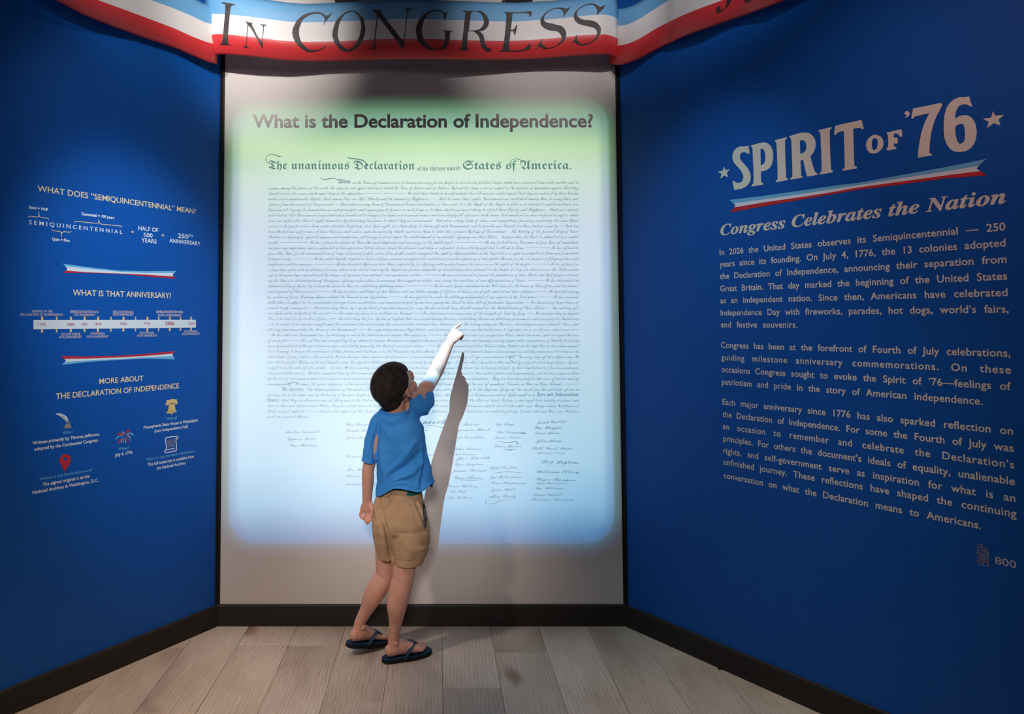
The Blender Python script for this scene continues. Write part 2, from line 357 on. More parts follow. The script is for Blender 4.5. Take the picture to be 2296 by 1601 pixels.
def fitted(s, style, bold, res, width, h, justify):
    """outline scaled so that the capitals are h high and the line is width wide"""
    k = h/CAP
    co, fs = text2d(s, style, bold, res)
    if justify:                              # keep the letter width, give the rest to the word gaps
        nat = (co[:,0].max()-co[:,0].min())*k*justify
        if width > nat:
            co2, fs = text2d(s, style, bold, res, 1.0, 2.0)
            w2 = (co2[:,0].max()-co2[:,0].min())*k*justify
            ws = 1+(width-nat)/max(1e-6, w2-nat)
            cs = 1.0
            if ws > 1.9:
                cs = 1+ (ws-1.9)*.035; c3,_ = text2d(s, style, bold, res, cs, 1.0); c4,_ = text2d(s, style, bold, res, cs, 2.0)
                n3 = (c3[:,0].max()-c3[:,0].min())*k*justify; n4 = (c4[:,0].max()-c4[:,0].min())*k*justify; ws = 1+(width-n3)/(n4-n3)
            co, fs = text2d(s, style, bold, res, cs, ws)
    co = co.copy(); co[:,0] -= co[:,0].min(); sx = width/co[:,0].max(); co[:,0] *= sx; co[:,1] *= k
    return co, fs
INK = .0006
def wall_text(name, s, wall, x0, y0, x1, y1, cappx, material, style='sans', bold=.016, res=3, justify=0, parent=None, h=None, off=INK):
    ua, va = wuv(x0, y0, wall); ub, vb = wuv(x1, y1, wall)
    if h is None: h = wuv(x0 if wall=='right' else (x0+x1)/2, (y0 if wall=='right' else (y0+y1)/2)-cappx, wall)[1] - (va if wall=='right' else wuv((x0+x1)/2,(y0+y1)/2,wall)[1])
    vz = (va+vb)/2
    co, fs = fitted(s, style, bold, res, ub-ua, h, justify)
    vs_ = [wpt(ua+x, vz+y, wall, off) for x, y in co]
    return link(name, mesh(name, vs_, fs), material, parent)
def poly2d(loops):
    """triangulated planar polygon with holes; loops are lists of 2-D points"""
    vv = [p for l in loops for p in l]
    tris = tessellate_polygon([[Vector((p[0],p[1],0)) for p in l] for l in loops])
    return vv, [tuple(t) for t in tris]
def wall_poly(name, loops, wall, material, parent, off=INK):
    L2 = [[wuv(x, y, wall) for x, y in l] for l in loops]
    vv, ff = poly2d(L2)
    return link(name, mesh(name, [wpt(a, b, wall, off) for a, b in vv], ff), material, parent)
def stroke_loops(pts, w):
    """outline of a constant-width line through 2-D points"""
    n = len(pts); Lf, Rt = [], []
    for i in range(n):
        a = pts[max(0,i-1)]; b = pts[min(n-1,i+1)]; d = Vector((b[0]-a[0], b[1]-a[1])); d.normalize(); nn = Vector((-d.y, d.x))
        ww = w[i] if isinstance(w, (list,tuple)) else w
        Lf.append((pts[i][0]+nn.x*ww/2, pts[i][1]+nn.y*ww/2)); Rt.append((pts[i][0]-nn.x*ww/2, pts[i][1]-nn.y*ww/2))
    return Lf, Rt
def strokes_mesh(lines):
    """several (points, width) lines as quads"""
    vv, ff = [], []
    for pts, w in lines:
        Lf, Rt = stroke_loops(pts, w); b = len(vv); n = len(pts)
        vv += Lf+Rt; ff += [(b+i, b+i+1, b+n+i+1, b+n+i) for i in range(n-1)]
    return vv, ff
def wall_strokes(name, lines, wall, material, parent, off=INK):
    vv, ff = strokes_mesh(lines)
    return link(name, mesh(name, [hit(x, y, wall, off) for x, y in vv], ff), material, parent)
def zz(pts, sc, ox, oy): return [(ox+x/sc, oy+y/sc) for x, y in pts]

# ---- left wall
Lw = dict(wall='left', parent=wall_left)
wall_text('heading', 'WHAT DOES “SEMIQUINCENTENNIAL” MEAN?', 'left', 83.8,428.6, 439,479.5, 12.0,'print_cream',parent=wall_left,bold=.012)
T = lambda nm, s, *a, **k: wall_text(nm, s, 'left', *a, parent=wall_left, **k)
T('caption','Semi = Half',64,467.4,107.2,472.9,6.2,'print_white',bold=.03)
T('caption','Centennial = 100 years',182.2,483,256.2,490.5,6.2,'print_white',bold=.03)
T('caption','Quin = Five',116.3,539.4,155.9,542.2,6.2,'print_white',bold=.03)
T('spaced_word','S E M I Q U I N C E N T E N N I A L',64.6,502.9,274,524.3,8.7,'print_white',bold=.012)
T('equals_sign','=',294,524.4,299.6,524.6,8,'print_cream',bold=.02); T('equals_sign','=',362,531.6,367.5,531.8,8,'print_cream',bold=.02)
T('caption','HALF OF',310,516.6,354.6,519.6,9,'print_white'); T('caption','500',321.6,531.5,342,532,9,'print_white'); T('caption','YEARS',316.7,543.8,351,545,9,'print_white')
T('caption','250',398.6,533.4,422.5,534.5,9.2,'print_white'); T('caption','TH',423.3,531.0,432.1,531.5,5.6,'print_white'); T('caption','ANNIVERSARY',379.3,544,449.4,549.9,8.3,'print_white',bold=.02)
z = lambda p: zz(p, 3.638, 0, 380)
br = 1.35
wall_strokes('brace', [(z([(233,392),(236,383),(250,382),(300,388),(312,385),(318,372),(318,345)]),br),(z([(318,372),(325,387),(336,392),(392,398),(399,407)]),br)], 'left','print_cream',wall_left)
wall_strokes('brace', [(z([(606,434),(610,424),(640,425),(790,440),(802,436),(807,405)]),br),(z([(807,422),(814,441),(828,446),(988,462),(995,474)]),br)], 'left','print_cream',wall_left)
wall_strokes('brace', [(z([(425,487),(428,496),(490,508),(500,514),(502,550)]),br),(z([(502,525),(508,511),(522,508),(572,512),(579,502)]),br)], 'left','print_cream',wall_left)
T('heading','WHAT IS THAT ANNIVERSARY?',163,663.1,383.5,667.8,12.2,'print_cream',bold=.012)
def swallow(parent, wall, tops, mats):
    """swallow-tailed three-band ribbon; tops = four boundary polylines plus the two notch points"""
    rib = empty('ribbon_graphic', hit(*tops[0][0], wall), parent)
    for i, (mt, nm) in enumerate(zip(mats, ('band','band','band'))):
        a, b = tops[i], tops[i+1]
        loop = list(a)+list(reversed(b))
        if i == 1: loop = list(a)+[tops[5]]+list(reversed(b))+[tops[4]]
        wall_poly('band', [loop], wall, mt, rib)
wb = [z([(512,768),(700,795),(975,825),(1200,830),(1435,828)]), z([(530,788),(700,808),(975,835),(1200,845),(1420,845)]), z([(538,824),(700,838),(975,848),(1200,858),(1415,872)]), z([(512,843),(700,843),(975,852),(1200,872),(1435,892)]), z([(550,808)])[0], z([(1407,858)])[0]]
swallow(wall_left,'left',wb,('print_skyblue','print_white','print_red'))
wb = [z([(500,1522),(700,1525),(975,1520),(1200,1503),(1428,1482)]), z([(522,1545),(700,1543),(975,1534),(1200,1520),(1412,1502)]), z([(528,1572),(700,1558),(975,1545),(1200,1532),(1412,1522)]), z([(500,1596),(700,1572),(975,1553),(1200,1542),(1428,1549)]), z([(540,1560)])[0], z([(1402,1513)])[0]]
swallow(wall_left,'left',wb,('print_red','print_white','print_skyblue'))
wall_poly('timeline_bar', [[(74.8,717.8),(438.9,717.1),(438.9,734.6),(74.8,738.4)]], 'left', 'print_white', wall_left)
for x, w in [(94.4,4.6),(127,3),(158.9,4.4),(189.7,4.4),(219.8,4.3),(248.5,3.2),(276.8,4.3),(303.9,2.6),(330.5,4.2),(355.9,2.8),(380.8,3.8),(404.8,3),(428.5,3.6)]:
    k = (x-75)/364
    wall_poly('timeline_tick', [[(x-w/2,709.9+.7*k),(x+w/2,709.9+.7*k),(x+w/2,717.8-.6*k),(x-w/2,717.8-.6*k)]], 'left','print_gold',wall_left)
    wall_poly('timeline_tick', [[(x-w/2-.3,738.2-3.7*k),(x+w/2-.3,738.2-3.7*k),(x+w/2-.4,746-4.6*k),(x-w/2-.4,746-4.6*k)]], 'left','print_gold',wall_left)
for s, a, b, y, c in [('1776',85.6,101.8,730.3,6),('1826',150.7,166.5,729.8,5.8),('1851',182.4,196.7,729.6,5.6),('1876',212,226.9,729.3,5.6),('1926',269.3,283.4,728.6,5.4),('1976',323.7,336.4,728.1,5.2),('2026',370.7,390.3,728.6,7),('2076',422,434.9,727.9,5)]:
    T('year', s, a, y, b, y-.1, c, 'print_yearred', bold=.006 if s != '2026' else .02, off=INK*2)
for s, a, b, y1_, y2_ in [('SIGNING OF THE',71,117.4,700.6,700.8),('DECLARATION OF INDEPENDENCE',44.9,140.7,708,708.1),('SEMISESQUICENTENNIAL',157,221.2,701.6,701.8),('75TH ANNIVERSARY',164.6,213.8,708.6,708.6),('SESQUICENTENNIAL',253,299.8,702.2,702.2),('150TH ANNIVERSARY',253.2,299.6,708.2,708.2),('SEMIQUINCENTENNIAL',350.2,411.1,701.7,701.7),('250TH ANNIVERSARY',353.7,407.6,709.4,709.2),('GOLDEN JUBILEE',136.2,180,751.9,751.7),('50TH ANNIVERSARY',132.3,183.3,759,758),('CENTENNIAL',202.5,235,750.7,750.3),('100TH ANNIVERSARY',193.9,243.7,757.6,757),('BICENTENNIAL',313.3,345.7,748.8,748.4),('200TH ANNIVERSARY',306.6,352.2,755.3,754.6),('TRICENTENNIAL',413.1,443.4,745.7,745.3),('300TH ANNIVERSARY',407.8,447.9,751.6,750.8)]:
    T('timeline_caption', s, a, y1_, b, y2_, 5.0 if a > 300 else 5.4, 'print_pale', bold=.02 if '250' in s or 'SEMIQ' in s else .008, res=2)
T('heading','MORE ABOUT',222.4,860.7,321.1,853.7,11.4,'print_cream',bold=.012)
T('heading','THE DECLARATION OF INDEPENDENCE',125,895.6,401,869.9,11.8,'print_cream',bold=.012)
for s, a, ya, b, yb, c, mt in [('Who?',140,974,162.4,971,6.6,'print_skyblue'),('Written primarily by Thomas Jefferson,',72.8,996.6,223.2,976.7,7,'print_white'),('adopted by the Continental Congress',77,1009.6,219.1,990.9,7,'print_white'),
    ('Where is the Declaration now?',88.8,1077.6,206.9,1055.9,6.6,'print_skyblue'),('The signed original is at the',94.9,1090,200.8,1070.5,7,'print_white'),('National Archives in Washington, D.C.',72.6,1107.8,219.9,1079.8,7,'print_white'),
    ('When?',265.3,1010,289.3,1007.2,6.6,'print_skyblue'),('July 4, 1776',257.2,1023.7,296.5,1017.4,7,'print_white'),
    ('Where?',373.2,942.2,396.6,939.3,6.2,'print_skyblue'),('Pennsylvania State House in Philadelphia',321.8,961.3,443.6,945,6.4,'print_white'),('(now Independence Hall)',346.3,969.2,421,959.4,6.4,'print_white'),
    ('Want to read the whole Declaration?',328,1033.2,436.5,1014,6.2,'print_skyblue'),('The full transcript is available from',331,1044.9,434.4,1026.3,6.4,'print_white'),('the National Archives',350.9,1053.1,415.8,1040.8,6.4,'print_white')]:
    T('caption', s, a, ya, b, yb, c, mt, bold=.022 if mt=='print_white' else .01, res=2)
# icons
z = lambda p: zz(p, 12.32, 60, 900)
q = empty('quill_icon', hit(150,950,'left'), wall_left)
wall_poly('feather',[z([(790,345),(830,330),(920,332),(980,348),(1020,375),(1060,380),(1080,410),(1110,435),(1130,475),(1145,520),(1145,555),(1115,570),(1060,530),(1000,475),(940,430),(900,400),(860,375),(820,362)])],'left','print_white',q)
wall_strokes('quill_shaft',[(z([(940,388),(985,412),(1050,470),(1125,548)]),[.5,1.1,1.1,.8])],'left','print_ink',q,INK*2)
wall_poly('ink_rim',[z([(1075,582),(1200,570),(1205,588),(1078,601)])],'left','print_grey',q)
wall_poly('ink_pot',[z([(1080,622),(1195,612),(1215,660),(1228,735),(1030,745),(1045,690),(1065,640)])],'left','print_grey',q)
z = lambda p: zz(p, 12.32, 60, 1010)
wall_poly('map_pin_icon',[z([(1080,102),(1130,112),(1180,145),(1212,200),(1208,290),(1180,360),(1140,430),(1095,510),(1060,570),(1042,570),(1010,510),(960,420),(920,350),(900,270),(915,210),(960,150),(1010,115)]),z([(1058+48*math.cos(a*math.pi/8),240+48*math.sin(a*math.pi/8)) for a in range(16)])],'left','print_red',wall_left)
z = lambda p: zz(p, 16.01, 230, 940)
fw = empty('firework_icon', hit(280,980,'left'), wall_left)
for mt, p, w in [('print_red',[(760,560),(700,525),(610,518),(525,555)],[1,3,3.6,3.4]),('print_cream',[(775,565),(750,490),(722,440)],[.6,1.6,2.2]),('print_red',[(820,520),(870,450),(960,395)],[.8,3,4.6]),('print_skyblue',[(830,560),(900,510),(1000,495),(1110,575)],[.6,1.8,3,3.2]),
    ('print_pale',[(880,556),(970,548)],[1,1.2]),('print_pale',[(850,600),(930,605),(1000,665)],[.6,1.6,2]),('print_skyblue',[(740,600),(600,610),(530,650),(480,725)],[.6,2,2.8,3]),('print_cream',[(640,570),(720,575)],[1,.8]),
    ('print_red',[(745,650),(650,750),(600,800),(562,880)],[.8,2.6,3.6,3.4]),('print_white',[(730,660),(690,730),(650,830)],[.5,1,1.4]),('print_skyblue',[(765,655),(742,750),(736,845)],[.6,1.6,2.2]),('print_red',[(800,660),(798,800)],[.7,1.2]),
    ('print_cream',[(812,670),(822,860)],[.7,1.5]),('print_red',[(835,640),(900,700),(918,830)],[.8,2.4,1.8]),('print_skyblue',[(950,690),(1010,740),(1020,830)],[.4,1.2,1.2])]:
    wall_strokes('streak',[(z(p),w)],'left',mt,fw)
z = lambda p: zz(p, 15.307, 310, 880)
be = empty('bell_icon', hit(385,912,'left'), wall_left)
wall_poly('yoke',[z([(965,265),(1090,250),(1115,225),(1195,225),(1210,240),(1320,232),(1328,310),(1350,325),(1348,395),(1250,405),(1215,365),(1090,375),(1050,435),(935,440),(932,380),(962,365)])],'left','print_gold',be)
wall_poly('bell_body',[z([(1063,418),(1088,398),(1230,391),(1252,420),(1262,520),(1275,590),(1318,640),(1318,670),(1230,690),(1160,700),(1155,765),(1130,770),(1120,705),(1040,720),(965,712),(965,680),(1010,640),(1035,560),(1048,470)])],'left','print_gold',be)
wall_strokes('engraved_line',[(z([(1090,386),(1215,378)]),.5),(z([(1050,435),(1088,378)]),.6),(z([(1215,365),(1250,405)]),.6),(z([(1020,655),(1100,642),(1230,636),(1290,628)]),.5)],'left','print_ink',be,INK*2)
z = lambda p: zz(p, 14.55, 310, 960)
sc_ = empty('scroll_icon', hit(385,997,'left'), wall_left)
wall_strokes('scroll_outline',[(z([(905,700),(925,600),(898,520),(892,350),(905,315),(930,305),(1260,262),(1298,290),(1295,345),(1235,358),(1228,460),(1242,500),(1245,700),(1235,735),(1215,748),(900,805),(866,785),(862,760),(875,725),(920,708),(1165,660),(1178,740)]),1.9),(z([(1240,285),(1228,350)]),1.6)],'left','print_white',sc_)
wall_strokes('scroll_writing',[(z([(950,395+38*i),(1190,362+38*i)]),1.1) for i in range(7)],'left','print_grey',sc_)

# ---- right wall
R = lambda nm, s, *a, **k: wall_text(nm, s, 'right', *a, parent=wall_right, **k)
ti = empty('title', hit(1900,350,'right'), wall_right)
zA = lambda p: zz(p, 6.158, 1600, 240); zB = lambda p: zz(p, 6.158, 1920, 200)
for nm, zf, loops in [
 ('star',zA,[[(147,818),(165,868),(230,860),(185,905),(200,970),(150,945),(92,990),(112,925),(62,890),(125,882)]]),
 ('letter',zA,[[(485,535),(490,580),(500,640),(470,648),(455,632),(420,622),(385,635),(366,660),(362,690),(370,720),(395,755),(440,805),(480,855),(505,905),(515,960),(510,1010),(485,1065),(440,1105),(385,1130),(330,1138),(285,1145),(275,1090),(262,1025),(285,1018),(300,1040),(340,1050),(380,1040),(405,1010),(412,965),(400,915),(370,865),(325,820),(285,770),(262,715),(262,655),(285,600),(320,565),(365,545),(420,545),(455,542)]]),
 ('letter',zA,[[(515,532),(560,520),(630,498),(700,488),(750,500),(790,540),(815,590),(825,650),(822,720),(808,790),(775,840),(735,870),(690,885),(655,890),(655,960),(658,1040),(685,1052),(685,1072),(600,1085),(525,1098),(525,1078),(550,1055),(555,980),(552,860),(545,720),(540,600),(538,555),(515,550)],[(648,580),(680,575),(705,610),(718,680),(715,740),(695,785),(652,808)]]),
 ('letter',zA,[[(848,460),(920,440),(1012,415),(1012,435),(990,455),(988,530),(990,650),(995,780),(1000,900),(1003,975),(1028,990),(1026,1008),(940,1025),(860,1040),(860,1020),(885,1000),(885,900),(880,750),(875,600),(868,490),(850,478)]]),
 ('letter',zA,[[(1048,405),(1130,375),(1210,355),(1280,352),(1340,370),(1385,415),(1408,470),(1410,540),(1395,600),(1365,650),(1340,680),(1355,760),(1385,850),(1410,910),(1440,920),(1440,935),(1360,950),(1290,960),(1270,880),(1250,790),(1240,730),(1200,740),(1205,820),(1210,950),(1235,962),(1235,972),(1140,990),(1062,1002),(1062,985),(1088,965),(1090,870),(1085,740),(1080,600),(1075,480),(1068,430),(1048,420)],[(1192,462),(1235,455),(1270,480),(1283,530),(1280,585),(1255,625),(1198,648)]]),
 ('letter',zA,[[(1448,322),(1530,300),(1632,278),(1632,298),(1608,315),(1605,400),(1608,520),(1612,660),(1618,780),(1622,860),(1648,880),(1646,900),(1560,918),(1465,932),(1465,912),(1492,890),(1492,790),(1488,640),(1482,500),(1478,390),(1470,345),(1448,335)]]),
 ('letter',zA,[[(1680,262),(1780,235),(1900,210),(2000,188),(2042,175),(2055,230),(2075,298),(2050,308),(2030,290),(1980,290),(1930,300),(1930,400),(1935,560),(1940,700),(1945,810),(1980,825),(1980,848),(1890,862),(1782,880),(1782,860),(1810,840),(1812,740),(1808,600),(1803,450),(1798,330),(1750,340),(1710,355),(1690,385),(1665,385),(1672,320)]]),
 ('letter',zB,[[(250,625),(300,635),(345,660),(372,705),(378,755),(365,805),(330,850),(285,880),(235,888),(185,878),(150,840),(132,785),(138,735),(160,690),(200,650)],[(255,672),(290,690),(298,740),(290,800),(262,842),(235,840),(218,800),(215,740),(225,690)]]),
 ('letter',zB,[[(412,600),(470,590),(540,570),(625,555),(635,600),(630,662),(605,655),(580,620),(540,610),(520,620),(518,670),(555,665),(575,680),(570,720),(575,745),(540,755),(525,740),(518,780),(530,800),(555,790),(550,820),(520,832),(480,835),(455,848),(425,840),(415,820),(440,800),(443,720),(438,650),(430,620)]]),
 ('apostrophe',zB,[[(700,300),(735,315),(740,345),(720,375),(680,395),(675,382),(700,365),(690,355),(668,345),(670,315)]]),
 ('numeral',zB,[[(785,268),(860,252),(1000,225),(1120,198),(1170,190),(1190,215),(1160,280),(1110,370),(1070,470),(1040,580),(1020,700),(1012,800),(1010,880),(1045,895),(1045,915),(950,930),(852,948),(855,860),(870,760),(890,640),(920,530),(960,430),(1010,330),(940,345),(860,365),(810,375),(785,405),(760,405),(770,340)]]),
 ('numeral',zB,[[(1560,100),(1575,160),(1602,235),(1575,243),(1550,220),(1510,208),(1455,212),(1410,240),(1380,300),(1365,370),(1365,410),(1410,378),(1470,360),(1535,360),(1590,390),(1630,440),(1655,510),(1665,590),(1655,680),(1625,760),(1575,820),(1510,855),(1430,868),(1360,862),(1300,830),(1250,765),(1220,680),(1208,580),(1208,460),(1220,350),(1245,260),(1290,190),(1350,140),(1430,110),(1500,112)],[(1450,478),(1480,490),(1498,540),(1503,620),(1498,700),(1470,745),(1430,755),(1395,720),(1375,650),(1367,570),(1370,515),(1410,485)]]),
 ('star',zB,[[(1890,300),(1915,365),(2040,355),(1965,420),(1992,500),(1900,470),(1805,535),(1830,450),(1750,410),(1862,395)]])]:
    wall_poly(nm, [zf(l) for l in loops], 'right', 'print_ivory', ti)
tb = [zA([(220,1283),(700,1225),(1200,1155),(1700,1082)])+zB([(0,1297),(600,1190),(1200,1083),(1797,962)]),
      zA([(278,1332),(700,1275),(1200,1203),(1700,1125)])+zB([(0,1330),(600,1232),(1200,1142),(1690,1060)]),
      zA([(285,1385),(700,1315),(1200,1245),(1700,1165)])+zB([(0,1361),(600,1278),(1200,1195),(1715,1130)]),
      zA([(230,1455),(700,1370),(1200,1280),(1700,1195)])+zB([(0,1393),(600,1318),(1200,1235),(1797,1190)]), zA([(302,1358)])[0], zB([(1660,1100)])[0]]
swallow(wall_right,'right',tb,('print_skyblue','print_white','print_red'))
R('subtitle','Congress Celebrates the Nation',1615.5,526.8,2256.2,456.3,23.5,'print_ivory',style='serif_bi',bold=.012,res=5)
HP = wuv(1616,572.3-12.6,'right')[1]-wuv(1616,572.3,'right')[1]
for s, a, ya, b, yb in [
 ('In 2026 the United States observes its Semiquincentennial — 250',1613.9,572.3,2254.6,516.2),
 ('years since its founding. On July 4, 1776, the 13 colonies adopted',1614,598,2255,553.1),
 ('the Declaration of Independence, announcing their separation from',1614.5,625.9,2257.5,589),
 ('Great Britain. That day marked the beginning of the United States',1615,654.1,2258.5,625.9),
 ('as an independent nation. Since then, Americans have celebrated',1615.5,680.3,2259.5,663.4),
 ('Independence Day with fireworks, parades, hot dogs, world’s fairs,',1616,707,2262,701.2),
 ('and festive souvenirs.',1616.7,734.2,1788.2,734.8),
 ('Congress has been at the forefront of Fourth of July celebrations,',1617,780.7,2266,799),
 ('guiding milestone anniversary commemorations. On these',1617.5,807.9,2267,836.5),
 ('occasions Congress sought to evoke the Spirit of ’76—feelings of',1618.2,835.2,2267,873.6),
 ('patriotism and pride in the story of American independence.',1618.7,863,2203.7,906.5),
 ('Each major anniversary since 1776 has also sparked reflection on',1620.3,908,2271.6,973.8),
 ('the Declaration of Independence. For some the Fourth of July was',1620.3,936,2273,1011.3),
 ('an occasion to remember and celebrate the Declaration’s',1621,962.6,2274.5,1049.8),
 ('principles. For others the document’s ideals of equality, unalienable',1621.5,989.8,2276,1087),
 ('rights, and self-government serve as inspiration for what is an',1622,1016.4,2277,1125.4),
 ('unfinished journey. These reflections have shaped the continuing',1622.5,1044.3,2279.5,1156.5),
 ('conversation on what the Declaration means to Americans.',1623,1072.5,2200,1185.4)]:
    R('text_line', s, a, ya, b, yb, 12.6, 'print_ivory', bold=.014, res=3, justify=.90, h=HP)
R('numeral','800',2231.4,1264.2,2278.8,1273.8,15.5,'print_pale',bold=.0,res=5)
z = lambda p: zz(p, 16.88, 2160, 1200)
ph = empty('phone_icon', hit(2203,1245,'right'), wall_right)
wall_strokes('phone_outline',[(z([(560,562),(900,640),(935,672),(945,700),(942,1165),(915,1168),(580,1100),(552,1060),(540,700),(540,580),(560,562)]),1.5),(z([(548,645),(925,718)]),1.2),(z([(565,985),(935,1055)]),1.2),(z([(690,592),(760,605)]),1.8)]+[(z([(715,1060),(750,1030),(785,1068),(750,1105),(715,1060)]),1.4)],'right','print_grey',ph)
wall_strokes('speech_bubble',[(z([(545,330),(720,352),(738,375),(735,490),(610,475),(575,505),(565,470),(545,450),(545,330)]),1.2),(z([(615,450),(650,375),(685,458)]),1.1)],'right','print_grey',ph)
wall_strokes('speech_bubble',[(z([(735,455),(880,465),(905,490),(905,625),(870,600),(735,590),(735,455)]),1.2),(z([(775,570),(815,500),(860,580)]),1.1)],'right','print_grey',ph)
wall_strokes('screen_writing',[(z([(590,710+45*i),(890,768+45*i)]),1.3) for i in range(6)],'right','print_grey',ph)

# ------------------------------------------------------------------ projector with its slide of lettering
proj = setp(empty('projector', LENS), 'black short-throw projector hung from the ceiling in front of the screen', 'projector')
v, f = box(LENS.x, LENS.y-.26, LENS.z+.06, .36, .30, .13)
body = link('housing', bevel_mesh(mesh('housing', v, f), .012, 2), 'metal_dark', proj)
bm = bmesh.new(); bmesh.ops.create_cone(bm, cap_ends=True, segments=32, radius1=.045, radius2=.055, depth=.05, matrix=Matrix.Translation((LENS.x,LENS.y-.085,LENS.z+.03))@Matrix.Rotation(math.pi/2,4,'X'))
link('lens_barrel', bm_mesh(bm,'lens_barrel'), 'metal_dark', proj, True)
bm = bmesh.new(); bmesh.ops.create_cone(bm, cap_ends=True, segments=24, radius1=.022, radius2=.022, depth=CEIL-LENS.z-.12, matrix=Matrix.Translation((LENS.x,LENS.y-.26,(CEIL+LENS.z+.12)/2)))
link('ceiling_pole', bm_mesh(bm,'ceiling_pole'), 'metal_dark', proj, True)
SL = .12/THROW
def slide(X, Z): return (LENS.x+(X-LENS.x)*SL, LENS.y+THROW*SL, LENS.z+(Z-LENS.z)*SL)
SV, SF = [], []
def slide_add(vv, ff):
    b = len(SV); SV.extend(vv); SF.extend([tuple(i+b for i in t) for t in ff])
def slide_text(s, x0, y0, x1, y1, xh, style='script', bold=0.0, res=2, shear=0.0):
    """xh = wanted height in photo pixels of the font's unit*0.5; text stretched to the span"""
    A, B = hit(x0,y0,'back'), hit(x1,y1,'back')
    k = abs(hit(x0,y0-xh,'back').z-A.z)/ {'script':.40,'fraktur':.47,'sans':CAP}[style]
    co, fs = text2d(s, style, bold, res); co = co.copy(); co[:,0] -= co[:,0].min(); co[:,0] *= (B.x-A.x)/co[:,0].max(); co[:,1] *= k
    co[:,0] += co[:,1]*shear
    sl = (B.z-A.z)/(B.x-A.x)
    slide_add([slide(A.x+x, A.z+y+sl*x) for x, y in co], fs)
def cr2(P, k=5):
    o = []; n = len(P)
    for i in range(n-1):
        a, b, c, d = P[max(0,i-1)], P[i], P[i+1], P[min(n-1,i+2)]
        for j in range(k):
            t = j/k; o.append(tuple(.5*(2*b[q]+(c[q]-a[q])*t+(2*a[q]-5*b[q]+4*c[q]-d[q])*t*t+(3*b[q]-a[q]-3*c[q]+d[q])*t**3) for q in range(len(b))))
    return o+[tuple(P[-1])]
def slide_strokes(lines):
    sm = []
    for pts, w in lines:
        w = w if isinstance(w, list) else [w]*len(pts); q = cr2([(x,y,k) for (x,y),k in zip(pts,w)]); sm.append(([(x,y) for x,y,k in q], [max(.3,k) for x,y,k in q]))
    vv, ff = strokes_mesh(sm)
    P = [hit(x,y,'back') for x,y in vv]; slide_add([slide(p.x,p.z) for p in P], ff)
slide_text('What is the Declaration of Independence?',566,286.0,1330,284.8,28.5,'sans',.026,5)
head_ = link('slide_heading', mesh('slide_heading', SV, SF), 'metal_dark', proj); SV, SF = [], []
slide_text('The unanimous Declaration',602,379.5,930,380.3,12.6,'fraktur',0,4)
slide_text('of the thirteen united',936,382.6,1031,382,6.6,'fraktur',0,3)
slide_text('States of America.',1038,380,1281,379.5,12.8,'fraktur',0,4)
slide_strokes([([(607,366),(599,364),(596,357),(599,350),(607,346),(617,347),(626,351),(632,350)],[1,1.2,1.2,1.2,1.4,1.8,2.2,.6]),
  ([(779,352),(784,355),(796,356),(808,358),(817,362),(822,369),(821,376)],[.6,1.8,2.2,2.4,2.4,2.2,1]),
  ([(1150,369),(1145,364),(1148,358),(1157,356),(1166,358),(1171,364)],[.8,1.4,1.2,1.4,1.8,1]),
  ([(718,397),(722,401),(730,402.5),(742,400),(750,400),(758,404)],[.6,1.4,1.8,1.8,1.6,1]),
  ([(640,856),(648,860),(660,857),(668,860)],[.6,1.5,1.5,.8]), ([(1165,797),(1145,799),(1144,808),(1152,811)],[.8,1.1,1.1,.6])])
slide_text('When',757,411,786,411,6.2,'fraktur',0,2)
